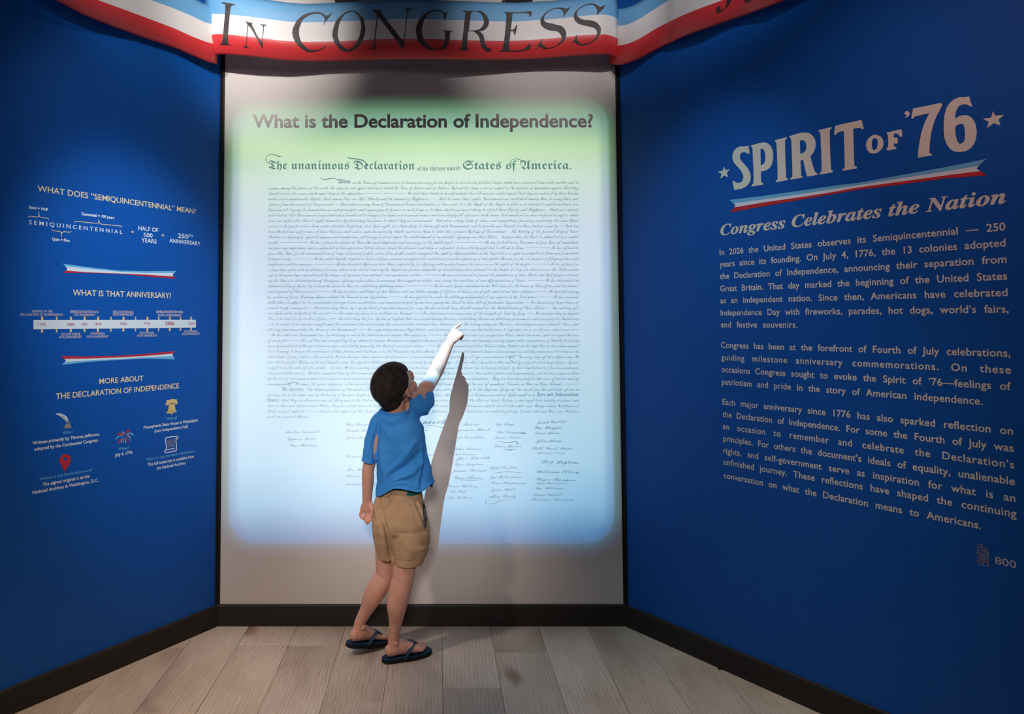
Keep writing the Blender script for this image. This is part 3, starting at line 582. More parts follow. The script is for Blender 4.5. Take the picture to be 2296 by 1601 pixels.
DECL = """in the Course of human events, it becomes necessary for one people to dissolve the political bands which have connected them with another, and to
assume among the powers of the earth, the separate and equal station to which the Laws of Nature and of Nature’s God entitle them, a decent respect to the opinions of mankind requires that they
should declare the causes which impel them to the separation. ———————————— We hold these truths to be self-evident, that all men are created equal, that they are endowed by their Creator
with certain unalienable Rights, that among these are Life, Liberty and the pursuit of Happiness. —— That to secure these rights, Governments are instituted among Men, deriving their just
powers from the consent of the governed, — That whenever any Form of Government becomes destructive of these ends, it is the Right of the People to alter or to abolish it, and to institute new
Government, laying its foundation on such principles and organizing its powers in such form, as to them shall seem most likely to effect their Safety and Happiness.   Prudence, indeed,
will dictate that Governments long established should not be changed for light and transient causes; and accordingly all experience hath shewn, that mankind are more disposed to suffer, while
evils are sufferable, than to right themselves by abolishing the forms to which they are accustomed.   But when a long train of abuses and usurpations, pursuing invariably the same Object
evinces a design to reduce them under absolute Despotism, it is their right, it is their duty, to throw off such Government, and to provide new Guards for their future security. — Such has
been the patient sufferance of these Colonies; and such is now the necessity which constrains them to alter their former Systems of Government.    The history of the present King of Great
Britain is a history of repeated injuries and usurpations, all having in direct object the establishment of an absolute Tyranny over these States.   To prove this, let Facts be submitted to a candid
world. ———————— He has refused his Assent to Laws, the most wholesome and necessary for the public good. ———————— He has forbidden his Governors to pass Laws of immediate
and pressing importance, unless suspended in their operation till his Assent should be obtained; and when so suspended, he has utterly neglected to attend to them. ——————— He has refused to
pass other Laws for the accommodation of large districts of people, unless those people would relinquish the right of Representation in the Legislature, a right inestimable to them and formidable
to tyrants only. —————— He has called together legislative bodies at places unusual, uncomfortable, and distant from the depository of their public Records, for the sole purpose of fatiguing them into
compliance with his measures. —————— He has dissolved Representative Houses repeatedly, for opposing with manly firmness his invasions on the rights of the people. ————— He has refused for
a long time, after such dissolutions, to cause others to be elected; whereby the Legislative powers, incapable of Annihilation, have returned to the People at large for their exercise; the State remain
ing in the mean time exposed to all the dangers of invasion from without, and convulsions within. ————— He has endeavoured to prevent the population of these States; for that purpose obstruct
ing the Laws for Naturalization of Foreigners; refusing to pass others to encourage their migrations hither, and raising the conditions of new Appropriations of Lands. ————— He has obstructed the
Administration of Justice, by refusing his Assent to Laws for establishing Judiciary powers. ———————— He has made Judges dependent on his Will alone, for the tenure of their offices, and the amount
and payment of their salaries. ———— He has erected a multitude of New Offices, and sent hither swarms of Officers to harrass our people, and eat out their substance. ——— He has kept among
us, in times of peace, Standing Armies without the Consent of our legislatures. ———— He has affected to render the Military independent of and superior to the Civil power. ———— He has combined
with others to subject us to a jurisdiction foreign to our constitution, and unacknowledged by our laws; giving his Assent to their Acts of pretended Legislation: — For Quartering large bodies of
armed troops among us: — For protecting them, by a mock Trial, from punishment for any Murders which they should commit on the Inhabitants of these States: — For cutting off
our Trade with all parts of the world: —— For imposing Taxes on us without our Consent: —— For depriving us in many cases, of the benefits of Trial by Jury: —— For transporting us beyond
Seas to be tried for pretended offences —— For abolishing the free System of English Laws in a neighbouring Province, establishing therein an Arbitrary government, and enlarging its Boundaries
so as to render it at once an example and fit instrument for introducing the same absolute rule into these Colonies: —— For taking away our Charters, abolishing our most valuable Laws, and
altering fundamentally the Forms of our Governments: —— For suspending our own Legislatures, and declaring themselves invested with power to legislate for us in all cases whatsoever. ——
He has abdicated Government here, by declaring us out of his Protection and waging War against us. ———— He has plundered our seas, ravaged our Coasts, burnt our towns, and destroyed the lives
of our people. ——— He is at this time transporting large Armies of foreign Mercenaries to compleat the works of death, desolation and tyranny, already begun with circumstances of Cruelty & perfidy
scarcely paralleled in the most barbarous ages, and totally unworthy the Head of a civilized nation. ——— He has constrained our fellow Citizens taken Captive on the high Seas to bear Arms against
their Country, to become the executioners of their friends and Brethren, or to fall themselves by their Hands. ——— He has excited domestic insurrections amongst us, and has endeavoured to bring on the
inhabitants of our frontiers, the merciless Indian Savages, whose known rule of warfare, is an undistinguished destruction of all ages, sexes and conditions.   In every stage of these Oppressions We
have Petitioned for Redress in the most humble terms: Our repeated Petitions have been answered only by repeated injury.   A Prince, whose character is thus marked by every act which may define a Tyrant,
is unfit to be the ruler of a free people.   Nor have We been wanting in attentions to our Brittish brethren. We have warned them from time to time of attempts by their legislature to extend an unwarrant
able jurisdiction over us.  We have reminded them of the circumstances of our emigration and settlement here.  We have appealed to their native justice and magnanimity, and we have conjured them
by the ties of our common kindred to disavow these usurpations, which, would inevitably interrupt our connections and correspondence.   They too have been deaf to the voice of justice and of
consanguinity.   We must, therefore, acquiesce in the necessity, which denounces our Separation, and hold them, as we hold the rest of mankind, Enemies in War, in Peace Friends. ————
the Representatives of the united States of America, in General Congress, Assembled, appealing to the Supreme Judge of the world for the rectitude of our in
tentions, do, in the Name, and by Authority of the good People of these Colonies, solemnly publish and declare, That these United Colonies are, and of Right ought to be
that they are Absolved from all Allegiance to the British Crown, and that all political connection between them and the State of Great Britain, is and ought to be totally dissolved; and
that as Free and Independent States, they have full Power to levy War, conclude Peace, contract Alliances, establish Commerce, and to do all other Acts and Things which Independent
States may of right do. ——— And for the support of this Declaration, with a firm reliance on the protection of divine Providence, we mutually pledge to each other our Lives, our Fortunes
and our sacred Honor.""".split('\n')
for i, s in enumerate(DECL):
    y = 412.4+i*12.2 + (.1 if i else 0); xa = 602-3.4*i/43; xb = 1297+1.5*i/43
    if i == 0: xa = 790
    if i == 38: slide_text('We, therefore,',631,y+.4,682,y+.4,5.4,'fraktur',.004,2); xa = 689
    if i == 39: slide_text('Free and Independent',1204,y,1297,y,5.2,'fraktur',.004,2); xb = 1200
    if i == 40: slide_text('States;',599,y,626,y,5.2,'fraktur',.004,2); xa = 632
    if i == 28: xa = 608
    if i == 43: xb = 693
    slide_text(s, xa, y, xb, y+(-.4 if i < 20 else .3), 4.7, 'script', -.002, 1, .18)
for s, a, b, y, h, sl in [('Button Gwinnett',640,716,971.5,5,-1),('Lyman Hall',643,707,987,5,0),('Geo Walton',650,711,1001.5,5,0),('Wm Hooper',775,832,955,5,-1),('Joseph Hewes,',774,840,968,5,0),('John Penn',774,826,984,5,0),
  ('Edward Rutledge',776,862,1026,5,0),('Thos Heyward Junr',776,870,1056,5,0),('Thomas Lynch Junr',774,866,1070,4.6,0),('Arthur Middleton',774,868,1088,5.4,0),('John Hancock',856,1000,951.5,10,-1),
  ('Samuel Chase',880,960,966,4,0),('Th Jefferson',900,982,1022,6,0),('Benj Harrison',900,962,1098,5,0),('Francis Lightfoot Lee',870,968,1113,4.6,0),('Carter Braxton',884,964,1130,4.4,0),
  ('Robt Morris',1005,1074,955.5,5,-2),('Benjamin Rush',1004,1098,967.5,4.8,-2),('Benj Franklin',1010,1086,983,5,0),('John Morton',1016,1079,1009,5,0),('Geo Clymer',1020,1065,1021,4.4,0),('Jas Smith',1022,1098,1031,5.4,-2),('Geo Taylor',1020,1082,1044,5,-1),('James Wilson',1012,1090,1058.5,5,-1),('Geo Ross',1018,1078,1075,6,-2),('Caesar Rodney',1002,1070,1092.5,5,0),('Geo Read',1010,1046,1104,4.4,0),('Tho M Kean',1002,1060,1119,5,-1),
  ('Wm Floyd',1112,1154,955,5.2,-1),('Phil Livingston',1113,1176,972,4.8,0),('Frans Lewis',1108,1169,984,5,-1),('Lewis Morris',1106,1168,1003,5,0),('Richd Stockton',1098,1160,1052,5,-1),('Jno Witherspoon',1098,1168,1073,5,-1),('Fras Hopkinson',1100,1178,1085,4.6,1),('John Hart',1100,1154,1101,5,-1),('Abra Clark',1096,1156,1116,5.6,0),
  ('Josiah Bartlett',1204,1270,950,5,-2),('Wm Whipple',1198,1261,962,5,0),('Saml Adams',1198,1257,974,4.4,-1),('John Adams',1201,1261,992,5.4,-1),('Robt Treat Paine',1192,1284,1008,5,0),('Elbridge Gerry',1205,1266,1018,3.6,-1),('Step Hopkins',1213,1297,1039,6,1),('William Ellery',1202,1298,1061,5.4,0),('Roger Sherman',1200,1290,1077,5,2),('Saml Huntington',1202,1270,1086,4.2,0),('Wm Williams',1200,1263,1098,4.8,-1),('Oliver Wolcott',1196,1262,1113,5,-1),('Matthew Thornton',1190,1286,1122.5,4.2,0)]:
    slide_text(s, a, y, b, y+sl, h*.8, 'script', 0, 2, .15)
slide_strokes([([(955,955),(968,954),(985,957),(1000,961),(1006,957),(1000,952)],[.5,1,1.4,1.6,1.2,.5]),([(1114,992),(1120,990),(1140,993),(1155,990),(1161,994),(1158,998)],[.6,1,1.2,2,2,.8]),([(1128,1007),(1145,1009),(1156,1007)],[.8,2,.8]),([(1092,1120),(1088,1125),(1092,1130),(1108,1129),(1125,1122),(1150,1121)],[.8,1,1.2,1,1,.6]),([(1165,971),(1179,972)],[1,2.2]),([(1030,1076),(1060,1077),(1085,1075)],[.8,1.2,.8]),([(1110,1060),(1140,1058),(1168,1060)],[.8,1.6,1])])
sl_ = link('slide_lettering', mesh('slide_lettering', SV, SF), 'slide_ink', proj)

# ------------------------------------------------------------------ ribbon banner across the alcove
def interp(tab, x): return float(np.interp(x, [t[0] for t in tab], [t[1] for t in tab]))
def smooth_tab(tab):
    xs = np.linspace(tab[0][0], tab[-1][0], 160); ys = np.interp(xs, [t[0] for t in tab], [t[1] for t in tab])
    for _ in range(3): ys[1:-1] = (ys[:-2]+2*ys[1:-1]+ys[2:])/4
    return list(zip(xs, ys))
banner = setp(empty('ribbon_banner', at(930, 70, -.17)), 'blue, white and red striped ribbon banner lettered In CONGRESS above the pale wall', 'banner')
bendback = lambda v: .045*max(0, (v-.62)/.38)**2 + .012*max(0, (.15-v)/.15)**2
def banner_section(name, tabs, depth_pt, n, parent=banner):
    """tabs: top, blue/white, white/red, bottom in photo pixels; depth_pt(x, y, v) -> 3-D point"""
    tabs = [smooth_tab(t) for t in tabs]; xa, xb = tabs[3][0][0], tabs[3][-1][0]
    xs = np.linspace(xa, xb, n); vv, ff, mi = [], [], []; rows = []
    for b in range(3):
        R_ = (4, 5, 10)[b]
        for r in range(R_): rows.append((b, r/R_))
    rows.append((2, 1.0))
    for x in xs:
        yy = [interp(t, x) for t in tabs]
        for b, k in rows: vv.append(depth_pt(x, yy[b]+(yy[b+1]-yy[b])*k, (b+k)/3))
    nr = len(rows)
    for i in range(n-1):
        for j in range(nr-1): ff.append((i*nr+j, i*nr+j+1, (i+1)*nr+j+1, (i+1)*nr+j)); mi.append(rows[j][0])
    me = mesh(name, vv, ff); o = link(name, me, ['banner_blue','banner_white','banner_red'], parent, True)
    me.polygons.foreach_set('material_index', mi)
    md = o.modifiers.new('thick', 'SOLIDIFY'); md.thickness = .0015; md.offset = -1
    return o, tabs
WRm = [(459,84),(463,81),(470,78),(480,76),(500,76.5),(520,78.4),(560,82.3),(600,87.3),(640,92),(680,93.6),(700,93.5),(760,92.5),(800,90.4),(820,89.4),(860,87.6),(900,86.8),(960,87.6),(1000,88.4),(1060,90.4),(1120,91.7),(1160,91.1),(1200,88.8),(1240,85.5),(1300,79.3),(1340,76.5),(1355,76.6),(1370,79.7),(1380,83),(1387,87)]
BTm = [(459,129),(463,127),(470,124.6),(480,122.4),(500,122),(520,123.5),(560,127),(600,131),(640,136),(680,137.4),(700,137.5),(760,136.4),(800,135),(820,134.3),(880,132.7),(920,131.9),(960,132),(1000,133),(1060,134.3),(1120,135),(1160,134),(1200,132),(1240,129.5),(1300,124.4),(1340,121.8),(1355,121.9),(1365,123),(1375,125.4),(1384,129.8),(1387,132)]
BWm = [(459,36),(463,33.5),(470,31),(480,30.3),(500,31.5),(520,33),(560,37.3),(600,42.5),(640,47.8),(680,50.5),(740,49.2),(800,46.3),(820,45),(880,42.3),(940,42.1),(1000,44.2),(1060,46.3),(1120,47.8),(1160,48.1),(1200,45.5),(1240,42.8),(1300,36.6),(1340,32.6),(1355,32.2),(1370,34.5),(1380,37.6),(1384,41),(1387,44)]
TPm = [(x, y-.97*(interp(WRm,x)-y)) for x, y in BWm]
TPm = [(x, (8.6 if 650<x<740 else y) if False else y) for x, y in TPm]
def ymid(x):
    y = -.165 - .022*math.cos((x-545)/430*2*math.pi)
    if x < 500: y += .045*((500-x)/41)**2.2
    if x > 1345: y += .055*((x-1345)/42)**2.2
    return y
def mid_pt(x, y, v, off=0): return at(x, y, ymid(x)+bendback(v)-off)
mid_o, mid_t = banner_section('ribbon_section', [TPm,BWm,WRm,BTm], mid_pt, 90)
mid_o['label'] = 'middle length of ribbon carrying the black words'
def extrap(tab, x):                         # carry the measured edges on past the frame
    if x < tab[0][0]: a, b = tab[0], tab[1]
    elif x > tab[-1][0]: a, b = tab[-2], tab[-1]
    else: return interp(tab, x)
    return a[1]+(b[1]-a[1])*(x-a[0])/(b[0]-a[0])
BTl = [(122,0),(150,13.4),(183,31.7),(215.5,45),(256,61),(287,71.5),(315,82.6),(358.7,96.6),(393.7,108.4),(428.6,124),(459,137),(467,140),(477,142.4),(487,143.5)]
WRl = [(219.6,0),(256,13.4),(290,25.6),(315,35),(350,48),(393.7,64.7),(428.6,80.9),(459,92.7),(470,96.5),(487,100)]
BWl = [(337.7,0),(367.4,10.5),(402.4,23.6),(433,37.2),(459,49.8),(470,53),(487,56)]
xs = [20,60,90]+[t[0] for t in BTl]
def full(tab): return [(x, extrap(tab, x)) for x in xs]
TPl = [(x, extrap(BWl,x)-(extrap(WRl,x)-extrap(BWl,x))*.95) for x in xs]
def left_pt(x, y, v, off=0):
    p = hit(x, y, 'left', .085+.018*math.sin(x/70)-bendback(v)*.9+off); return p
banner_section('ribbon_section', [TPl, full(BWl), full(WRl), full(BTl)], left_pt, 60)[0]['label'] = 'left length of ribbon running up along the blue wall'
BTr = [(1366,142),(1376,145.3),(1390,145.7),(1400,144),(1420,138),(1440,129),(1460,118),(1480,107.5),(1500,97.7),(1530,83.6),(1560,71.8),(1600,58.5),(1640,44.4),(1700,23.5),(1760,1)]
WRr = [(1366,101),(1385,102.7),(1400,100.7),(1420,93.7),(1440,83),(1460,70.6),(1480,59.3),(1500,49),(1530,34.6),(1560,22.3),(1600,7.5)]
BWr = [(1366,58),(1383,58.4),(1400,56.8),(1420,50),(1440,38.6),(1460,25.5),(1480,12.5),(1500,0)]
xs = [t[0] for t in BTr]+[1800,1850,1920]
TPr = [(x, extrap(BWr,x)-(extrap(WRr,x)-extrap(BWr,x))*.86) for x in xs]
def right_pt(x, y, v, off=0): return hit(x, y, 'right', .085+.022*math.cos((x-1400)/85*math.pi)*(1 if x<1500 else .4)-bendback(v)*.9+off)
rt_o, rt_t = banner_section('ribbon_section', [TPr, full(BWr), full(WRr), full(BTr)], right_pt, 60)
rt_o['label'] = 'right length of ribbon running up along the blue wall'
def vof(tabs, x, y):
    yy = [interp(t, x) for t in tabs]
    for b in range(3):
        if y <= yy[b+1] or b == 2: return min(1, max(0, (b+(y-yy[b])/(yy[b+1]-yy[b]))/3))
def banner_letter(name, loops, tabs, fpt, parent, offs=.0022, material='banner_ink'):
    vv, ff = poly2d(loops); bm = bmesh.new(); bv = [bm.verts.new((x, y, 0)) for x, y in vv]
    for t in ff:
        try: bm.faces.new([bv[i] for i in t])
        except ValueError: pass
    for _ in range(3):
        es = [e for e in bm.edges if e.calc_length() > 11]
        if not es: break
        bmesh.ops.subdivide_edges(bm, edges=es, cuts=1); bmesh.ops.triangulate(bm, faces=bm.faces[:])
    for q in bm.verts: q.co = fpt(q.co.x, q.co.y, vof(tabs, q.co.x, q.co.y), offs)
    return link(name, bm_mesh(bm, name), material, parent)
Z = lambda p, ox: zz(p, 9.567, ox, 0)
LET = [(480,[[(150,62),(185,42),(240,52),(330,68),(400,78),(460,92),(445,104),(395,108),(365,130),(350,165),(340,250),(330,350),(318,480),(308,600),(300,700),(296,800),(295,870),(300,940),(360,958),(350,968),(270,962),(200,962),(105,955),(120,945),(150,935),(165,915),(180,850),(190,760),(205,600),(222,420),(234,280),(240,180),(238,110),(225,85),(195,72)]]),
 (480,[[(668,458),(690,460),(760,480),(828,498),(818,512),(812,530),(830,570),(870,650),(920,750),(970,830),(1025,890),(1034,830),(1042,700),(1050,600),(1050,565),(1035,545),(1005,528),(990,515),(1020,520),(1060,525),(1118,525),(1115,540),(1085,545),(1070,560),(1064,590),(1058,680),(1050,760),(1042,850),(1040,930),(1042,1030),(1025,1028),(1000,985),(960,905),(900,800),(840,690),(780,590),(732,545),(718,660),(706,800),(696,900),(695,975),(712,1000),(755,1022),(745,1030),(680,1022),(640,1012),(620,1003),(650,995),(676,985),(682,930),(690,820),(702,700),(716,545),(700,495)]]),
 (640,[[(995,262),(975,310),(930,375),(885,430),(850,480),(812,542),(835,470),(845,430),(835,390),(820,350),(790,320),(740,292),(680,285),(610,290),(540,312),(470,345),(410,385),(360,430),(340,480),(318,548),(300,570),(292,620),(288,700),(298,780),(320,850),(350,910),(400,975),(450,1025),(510,1062),(580,1075),(660,1072),(740,1055),(800,1025),(855,985),(880,975),(850,1010),(790,1050),(720,1080),(640,1105),(560,1118),(480,1112),(400,1075),(330,1020),(260,960),(205,890),(165,810),(145,720),(150,650),(170,580),(205,510),(245,440),(300,385),(360,335),(430,300),(510,272),(590,258),(670,255),(740,260),(790,280),(830,310),(860,328),(910,330),(940,315)]]),
 (640,[[(1435,225),(1490,235),(1550,268),(1610,320),(1660,385),(1690,450),(1705,530),(1712,620),(1705,700),(1685,780),(1650,870),(1600,950),(1540,1010),(1470,1065),(1390,1100),(1310,1110),(1240,1095),(1170,1050),(1110,990),(1050,910),(1018,830),(1005,760),(1012,670),(1035,570),(1070,480),(1120,400),(1190,335),(1270,275),(1350,235)],[(1420,240),(1470,245),(1520,290),(1570,345),(1600,410),(1615,480),(1625,560),(1618,640),(1600,730),(1570,820),(1520,920),(1460,1005),(1400,1045),(1340,1055),(1280,1035),(1220,990),(1175,930),(1145,860),(1130,790),(1115,735),(1125,680),(1135,600),(1150,520),(1175,450),(1210,380),(1260,315),(1330,265)]]),
 (820,[[(140,212),(200,203),(300,205),(355,203),(320,215),(318,245),(345,300),(400,370),(460,440),(520,520),(580,600),(640,680),(700,760),(760,830),(816,880),(825,780),(838,680),(848,560),(862,440),(875,340),(880,260),(870,215),(840,192),(795,178),(860,182),(940,180),(1005,178),(975,190),(935,215),(910,250),(895,310),(885,400),(870,500),(858,600),(845,720),(832,830),(825,930),(812,990),(800,1040),(780,1035),(740,985),(690,920),(640,850),(580,770),(520,690),(440,580),(350,460),(255,345),(248,420),(235,550),(222,680),(208,800),(200,900),(205,980),(225,1015),(265,1040),(240,1052),(150,1050),(70,1048),(100,1035),(140,1025),(162,985),(175,900),(188,800),(205,650),(222,500),(238,330),(195,255),(165,222)]]),
 (820,[[(1768,238),(1755,275),(1735,330),(1710,400),(1685,442),(1678,400),(1680,350),(1665,310),(1640,270),(1600,240),(1540,235),(1470,243),(1400,260),(1340,300),(1290,360),(1255,420),(1225,490),(1210,560),(1200,640),(1205,720),(1225,790),(1260,860),(1300,920),(1350,985),(1400,1020),(1450,1040),(1520,1045),(1580,1035),(1640,1015),(1670,970),(1690,900),(1700,820),(1702,740),(1695,690),(1670,660),(1620,645),(1700,650),(1800,658),(1885,662),(1850,672),(1815,680),(1808,720),(1805,800),(1795,870),(1770,950),(1735,1000),(1690,1012),(1728,1025),(1710,1045),(1680,1052),(1640,1040),(1590,1055),(1520,1075),(1430,1085),(1350,1070),(1270,1025),(1200,965),(1140,900),(1100,820),(1082,740),(1075,650),(1082,570),(1110,490),(1160,400),(1220,330),(1290,275),(1370,235),(1450,215),(1530,208),(1600,212),(1650,240),(1690,275),(1725,280),(1750,255)]]),
 (1000,[[(335,222),(400,228),(460,235),(610,232),(600,240),(560,250),(540,280),(530,350),(518,430),(500,560),(490,650),(560,655),(640,648),(720,625),(770,580),(800,530),(815,470),(808,410),(790,350),(760,300),(720,262),(670,245),(622,232),(680,232),(755,238),(800,265),(850,310),(890,365),(918,430),(925,490),(905,550),(870,600),(820,640),(760,662),(700,665),(740,690),(780,720),(810,770),(825,830),(832,900),(845,950),(875,1010),(915,1040),(945,1035),(965,1022),(975,1045),(960,1080),(920,1105),(880,1105),(830,1075),(780,1020),(745,950),(735,880),(720,810),(690,750),(640,700),(580,668),(478,664),(475,680),(470,760),(462,850),(455,940),(450,1020),(475,1060),(510,1075),(420,1078),(320,1075),(240,1070),(290,1060),(320,1040),(340,960),(352,860),(365,740),(380,620),(395,480),(405,360),(415,290),(405,255),(375,238)]]),
 (1000,[[(1210,252),(1300,258),(1420,262),(1560,262),(1700,250),(1780,240),(1830,240),(1842,270),(1838,310),(1825,345),(1805,358),(1790,335),(1788,310),(1765,285),(1720,275),(1600,278),(1450,282),(1430,300),(1420,380),(1410,470),(1400,560),(1395,640),(1440,635),(1475,600),(1495,560),(1515,518),(1525,550),(1515,620),(1500,690),(1480,762),(1465,730),(1450,680),(1430,660),(1395,668),(1382,720),(1375,800),(1365,880),(1355,960),(1352,1040),(1375,1075),(1450,1085),(1560,1082),(1640,1065),(1700,1030),(1750,980),(1805,932),(1812,980),(1800,1040),(1770,1070),(1680,1078),(1600,1098),(1500,1108),(1380,1105),(1250,1105),(1120,1105),(1170,1090),(1210,1060),(1230,990),(1245,880),(1260,760),(1272,640),(1285,520),(1295,400),(1295,310),(1275,275),(1240,262)]]),
 (1180,[[(950,130),(935,165),(900,215),(860,270),(825,325),(795,378),(800,330),(802,280),(785,235),(755,200),(700,178),(640,178),(570,195),(500,230),(440,280),(400,330),(378,380),(380,430),(410,470),(470,490),(550,500),(610,520),(670,540),(730,545),(790,580),(830,630),(855,690),(860,750),(845,810),(810,870),(760,920),(700,965),(620,1005),(520,1035),(430,1045),(360,1040),(310,1010),(262,985),(230,1030),(200,1072),(215,1030),(250,965),(290,910),(325,850),(358,805),(340,850),(325,900),(335,950),(370,985),(420,1015),(480,1025),(560,1010),(640,985),(700,930),(740,880),(760,820),(755,770),(730,720),(690,680),(640,662),(560,655),(480,640),(410,615),(350,570),(315,520),(302,460),(310,400),(340,350),(390,290),(450,240),(520,200),(600,175),(680,160),(760,162),(820,180),(870,180),(910,165)]]),
 (1180,[[(1698,98),(1680,140),(1640,190),(1590,240),(1550,290),(1500,322),(1515,280),(1525,230),(1510,180),(1480,135),(1430,100),(1370,90),(1290,105),(1210,140),(1150,180),(1110,215),(1090,265),(1085,320),(1120,370),(1180,405),(1250,428),(1340,432),(1430,445),(1500,475),(1560,530),(1600,590),(1605,650),(1590,720),(1550,790),(1490,850),(1410,910),(1320,950),(1220,970),(1140,965),(1080,930),(1040,900),(1018,890),(990,940),(955,1010),(975,950),(1010,870),(1045,820),(1070,770),(1095,718),(1088,780),(1090,840),(1110,885),(1150,925),(1210,940),(1290,938),(1370,905),(1440,860),(1490,800),(1515,740),(1520,680),(1500,630),(1450,590),(1390,570),(1300,552),(1200,530),(1120,505),(1070,465),(1035,420),(1018,360),(1025,300),(1060,240),(1110,190),(1180,140),(1260,100),(1340,78),(1420,75),(1500,90),(1560,135),(1600,145),(1650,125)]])]
def grow(loop, d):
    P = [Vector(p) for p in loop]; n = len(P); A = sum(P[i].x*P[(i+1)%n].y-P[(i+1)%n].x*P[i].y for i in range(n)); s = 1 if A > 0 else -1; o = []
    for i in range(n):
        e = (P[(i+1)%n]-P[i-1]); e.normalize(); o.append((P[i].x+s*e.y*d, P[i].y-s*e.x*d))
    return o
for ox, loops in LET:
    L2 = [Z(l, ox) for l in loops]
    banner_letter('letter', L2, mid_t, mid_pt, mid_o)
for loop in ([(670,-300),(770,-300),(770,-10),(740,60),(700,120),(640,180),(570,225),(490,265),(455,262),(440,230),(455,150),(490,118),(520,125),(530,160),(515,200),(560,215),(610,180),(650,110),(670,50)],
             [(1020,-300),(1120,-300),(1110,-60),(1180,-20),(1190,0),(1185,20),(1140,38),(1090,40),(1050,15),(1030,-60)]):
    banner_letter('letter', [Z(loop, 1560)], rt_t, right_pt, rt_o)
# black brackets that hold the ribbon, just showing over its top edge
for xa, xb, y in ((748,800,4),(1131,1196,6)):
    p = at((xa+xb)/2, y-18, -.09); w = (xb-xa)/FPX*(DIST-.09)
    v, f = box(p.x, p.y, p.z, w, .14, .05)
    link('bracket', bevel_mesh(mesh('bracket', v, f), .004), 'metal_dark', banner)

# ------------------------------------------------------------------ the child
def V3(*a): return Vector(a)
def orth(d, hint):
    d = d.normalized(); u = hint-d*hint.dot(d)
    if u.length < 1e-4: u = V3(1,0,0)-d*d.x
    u.normalize(); return u, d.cross(u)
def catmull(P, k):
    out_ = []
    n = len(P)
    for i in range(n-1):
        p0, p1, p2, p3 = P[max(0,i-1)], P[i], P[i+1], P[min(n-1,i+2)]
        for j in range(k):
            t = j/k; out_.append(.5*((2*p1)+(p2-p0)*t+(2*p0-5*p1+4*p2-p3)*t*t+(3*p1-p0-3*p2+p3)*t**3))
    out_.append(P[-1]); return out_
def ua(x, y, Y): return at(x, y, Y+.055*min(1, max(0, (1200-y)/120)))
class Blob:
    def __init__(s): s.v = []; s.f = []
    def add(s, vv, ff):
        b = len(s.v); s.v += [tuple(p) for p in vv]; s.f += [tuple(i+b for i in t) for t in ff]
    def loft(s, rings, seg=20, cap=True):
        """rings = (centre, half-axis U, half-axis V)"""
        vv = []; ff = []
        for c, U, Vv in rings:
            for k in range(seg):
                a = 2*math.pi*k/seg; vv.append(c+U*math.cos(a)+Vv*math.sin(a))
        n = len(rings)
        for i in range(n-1):
            for k in range(seg): ff.append((i*seg+k, i*seg+(k+1)%seg, (i+1)*seg+(k+1)%seg, (i+1)*seg+k))
        if cap:
            vv += [rings[0][0], rings[-1][0]]; a, b = len(vv)-2, len(vv)-1
            for k in range(seg): ff.append((a, (k+1)%seg, k)); ff.append((b, (n-1)*seg+k, (n-1)*seg+(k+1)%seg))
        s.add(vv, ff); return s
    def limb(s, pts, rad, hint=V3(0,-1,0), k=4, seg=16, ends=True):
        rad = [(r, r) if not isinstance(r, tuple) else r for r in rad]
        P = catmull([Vector(p) for p in pts], k) if len(pts) > 2 else [Vector(pts[0]).lerp(Vector(pts[1]), j/k) for j in range(k+1)]
        RR = catmull([Vector((a, b, 0)) for a, b in rad], k) if len(pts) > 2 else [Vector((*rad[0],0)).lerp(Vector((*rad[1],0)), j/k) for j in range(k+1)]
        rings = []
        for i, p in enumerate(P):
            d = (P[min(len(P)-1,i+1)]-P[max(0,i-1)]); u, w = orth(d, hint); rings.append((p, u*RR[i].x, w*RR[i].y))
        if ends:                             # rounded ends
            def capring(i, sgn):
                c, U, Vv = rings[i]; d = (P[min(len(P)-1,i+1)]-P[max(0,i-1)]).normalized()*sgn*min(U.length, Vv.length)
                return [(c+d*math.sin(a), U*math.cos(a), Vv*math.cos(a)) for a in (.45,.85,1.25)]
            rings = list(reversed(capring(0,-1)))+rings+capring(len(rings)-1, 1)
        return s.loft(rings, seg)
    def ball(s, c, U, Vv, Wv, seg=20, n=12):
        rings = []
        for i in range(1, n):
            a = math.pi*i/n; rings.append((Vector(c)-Wv*math.cos(a), U*math.sin(a), Vv*math.sin(a)))
        return s.loft(rings, seg)
    def mesh(s, name):
        me = bpy.data.meshes.new(name); me.from_pydata(s.v, [], s.f); me.update(); return me
    def fuse(s, name, voxel, smooth, fac=.5):
        me = s.mesh(name); bm = bmesh.new(); bm.from_mesh(me); bmesh.ops.recalc_face_normals(bm, faces=bm.faces[:]); bm.to_mesh(me); bm.free()
        o = bpy.data.objects.new(name, me); C.objects.link(o)
        r = o.modifiers.new('r', 'REMESH'); r.mode = 'VOXEL'; r.voxel_size = voxel
        if smooth: q = o.modifiers.new('s', 'SMOOTH'); q.factor = fac; q.iterations = smooth
        dg = bpy.context.evaluated_depsgraph_get(); out_ = bpy.data.meshes.new_from_object(o.evaluated_get(dg)); bpy.data.objects.remove(o); out_.name = name; return out_
def rp(xl, xr, y, Y, hd, back=0):            # horizontal ring from its left and right edge in the photo
    a, b = ua(xl, y, Y), ua(xr, y, Y); return ((a+b)/2, V3((b.x-a.x)/2,0,0), V3(0,hd,0))

person = setp(empty('person', ua(905,1470,-.33)-Vector((0,0,ua(905,1470,-.33).z))), 'boy in blue T-shirt and khaki shorts seen from behind, pointing at the projected document', 'person')

# joints
NECK0, NECK1 = ua(893,944,-.415), ua(884,905,-.425)
SHR, ELR, WRR = at(928,913,-.320), at(971,845,-.192), at(1006,772,-.150)
SHL, ELL, WRL = ua(853,948,-.395), ua(826,1050,-.41), ua(823,1122,-.372)
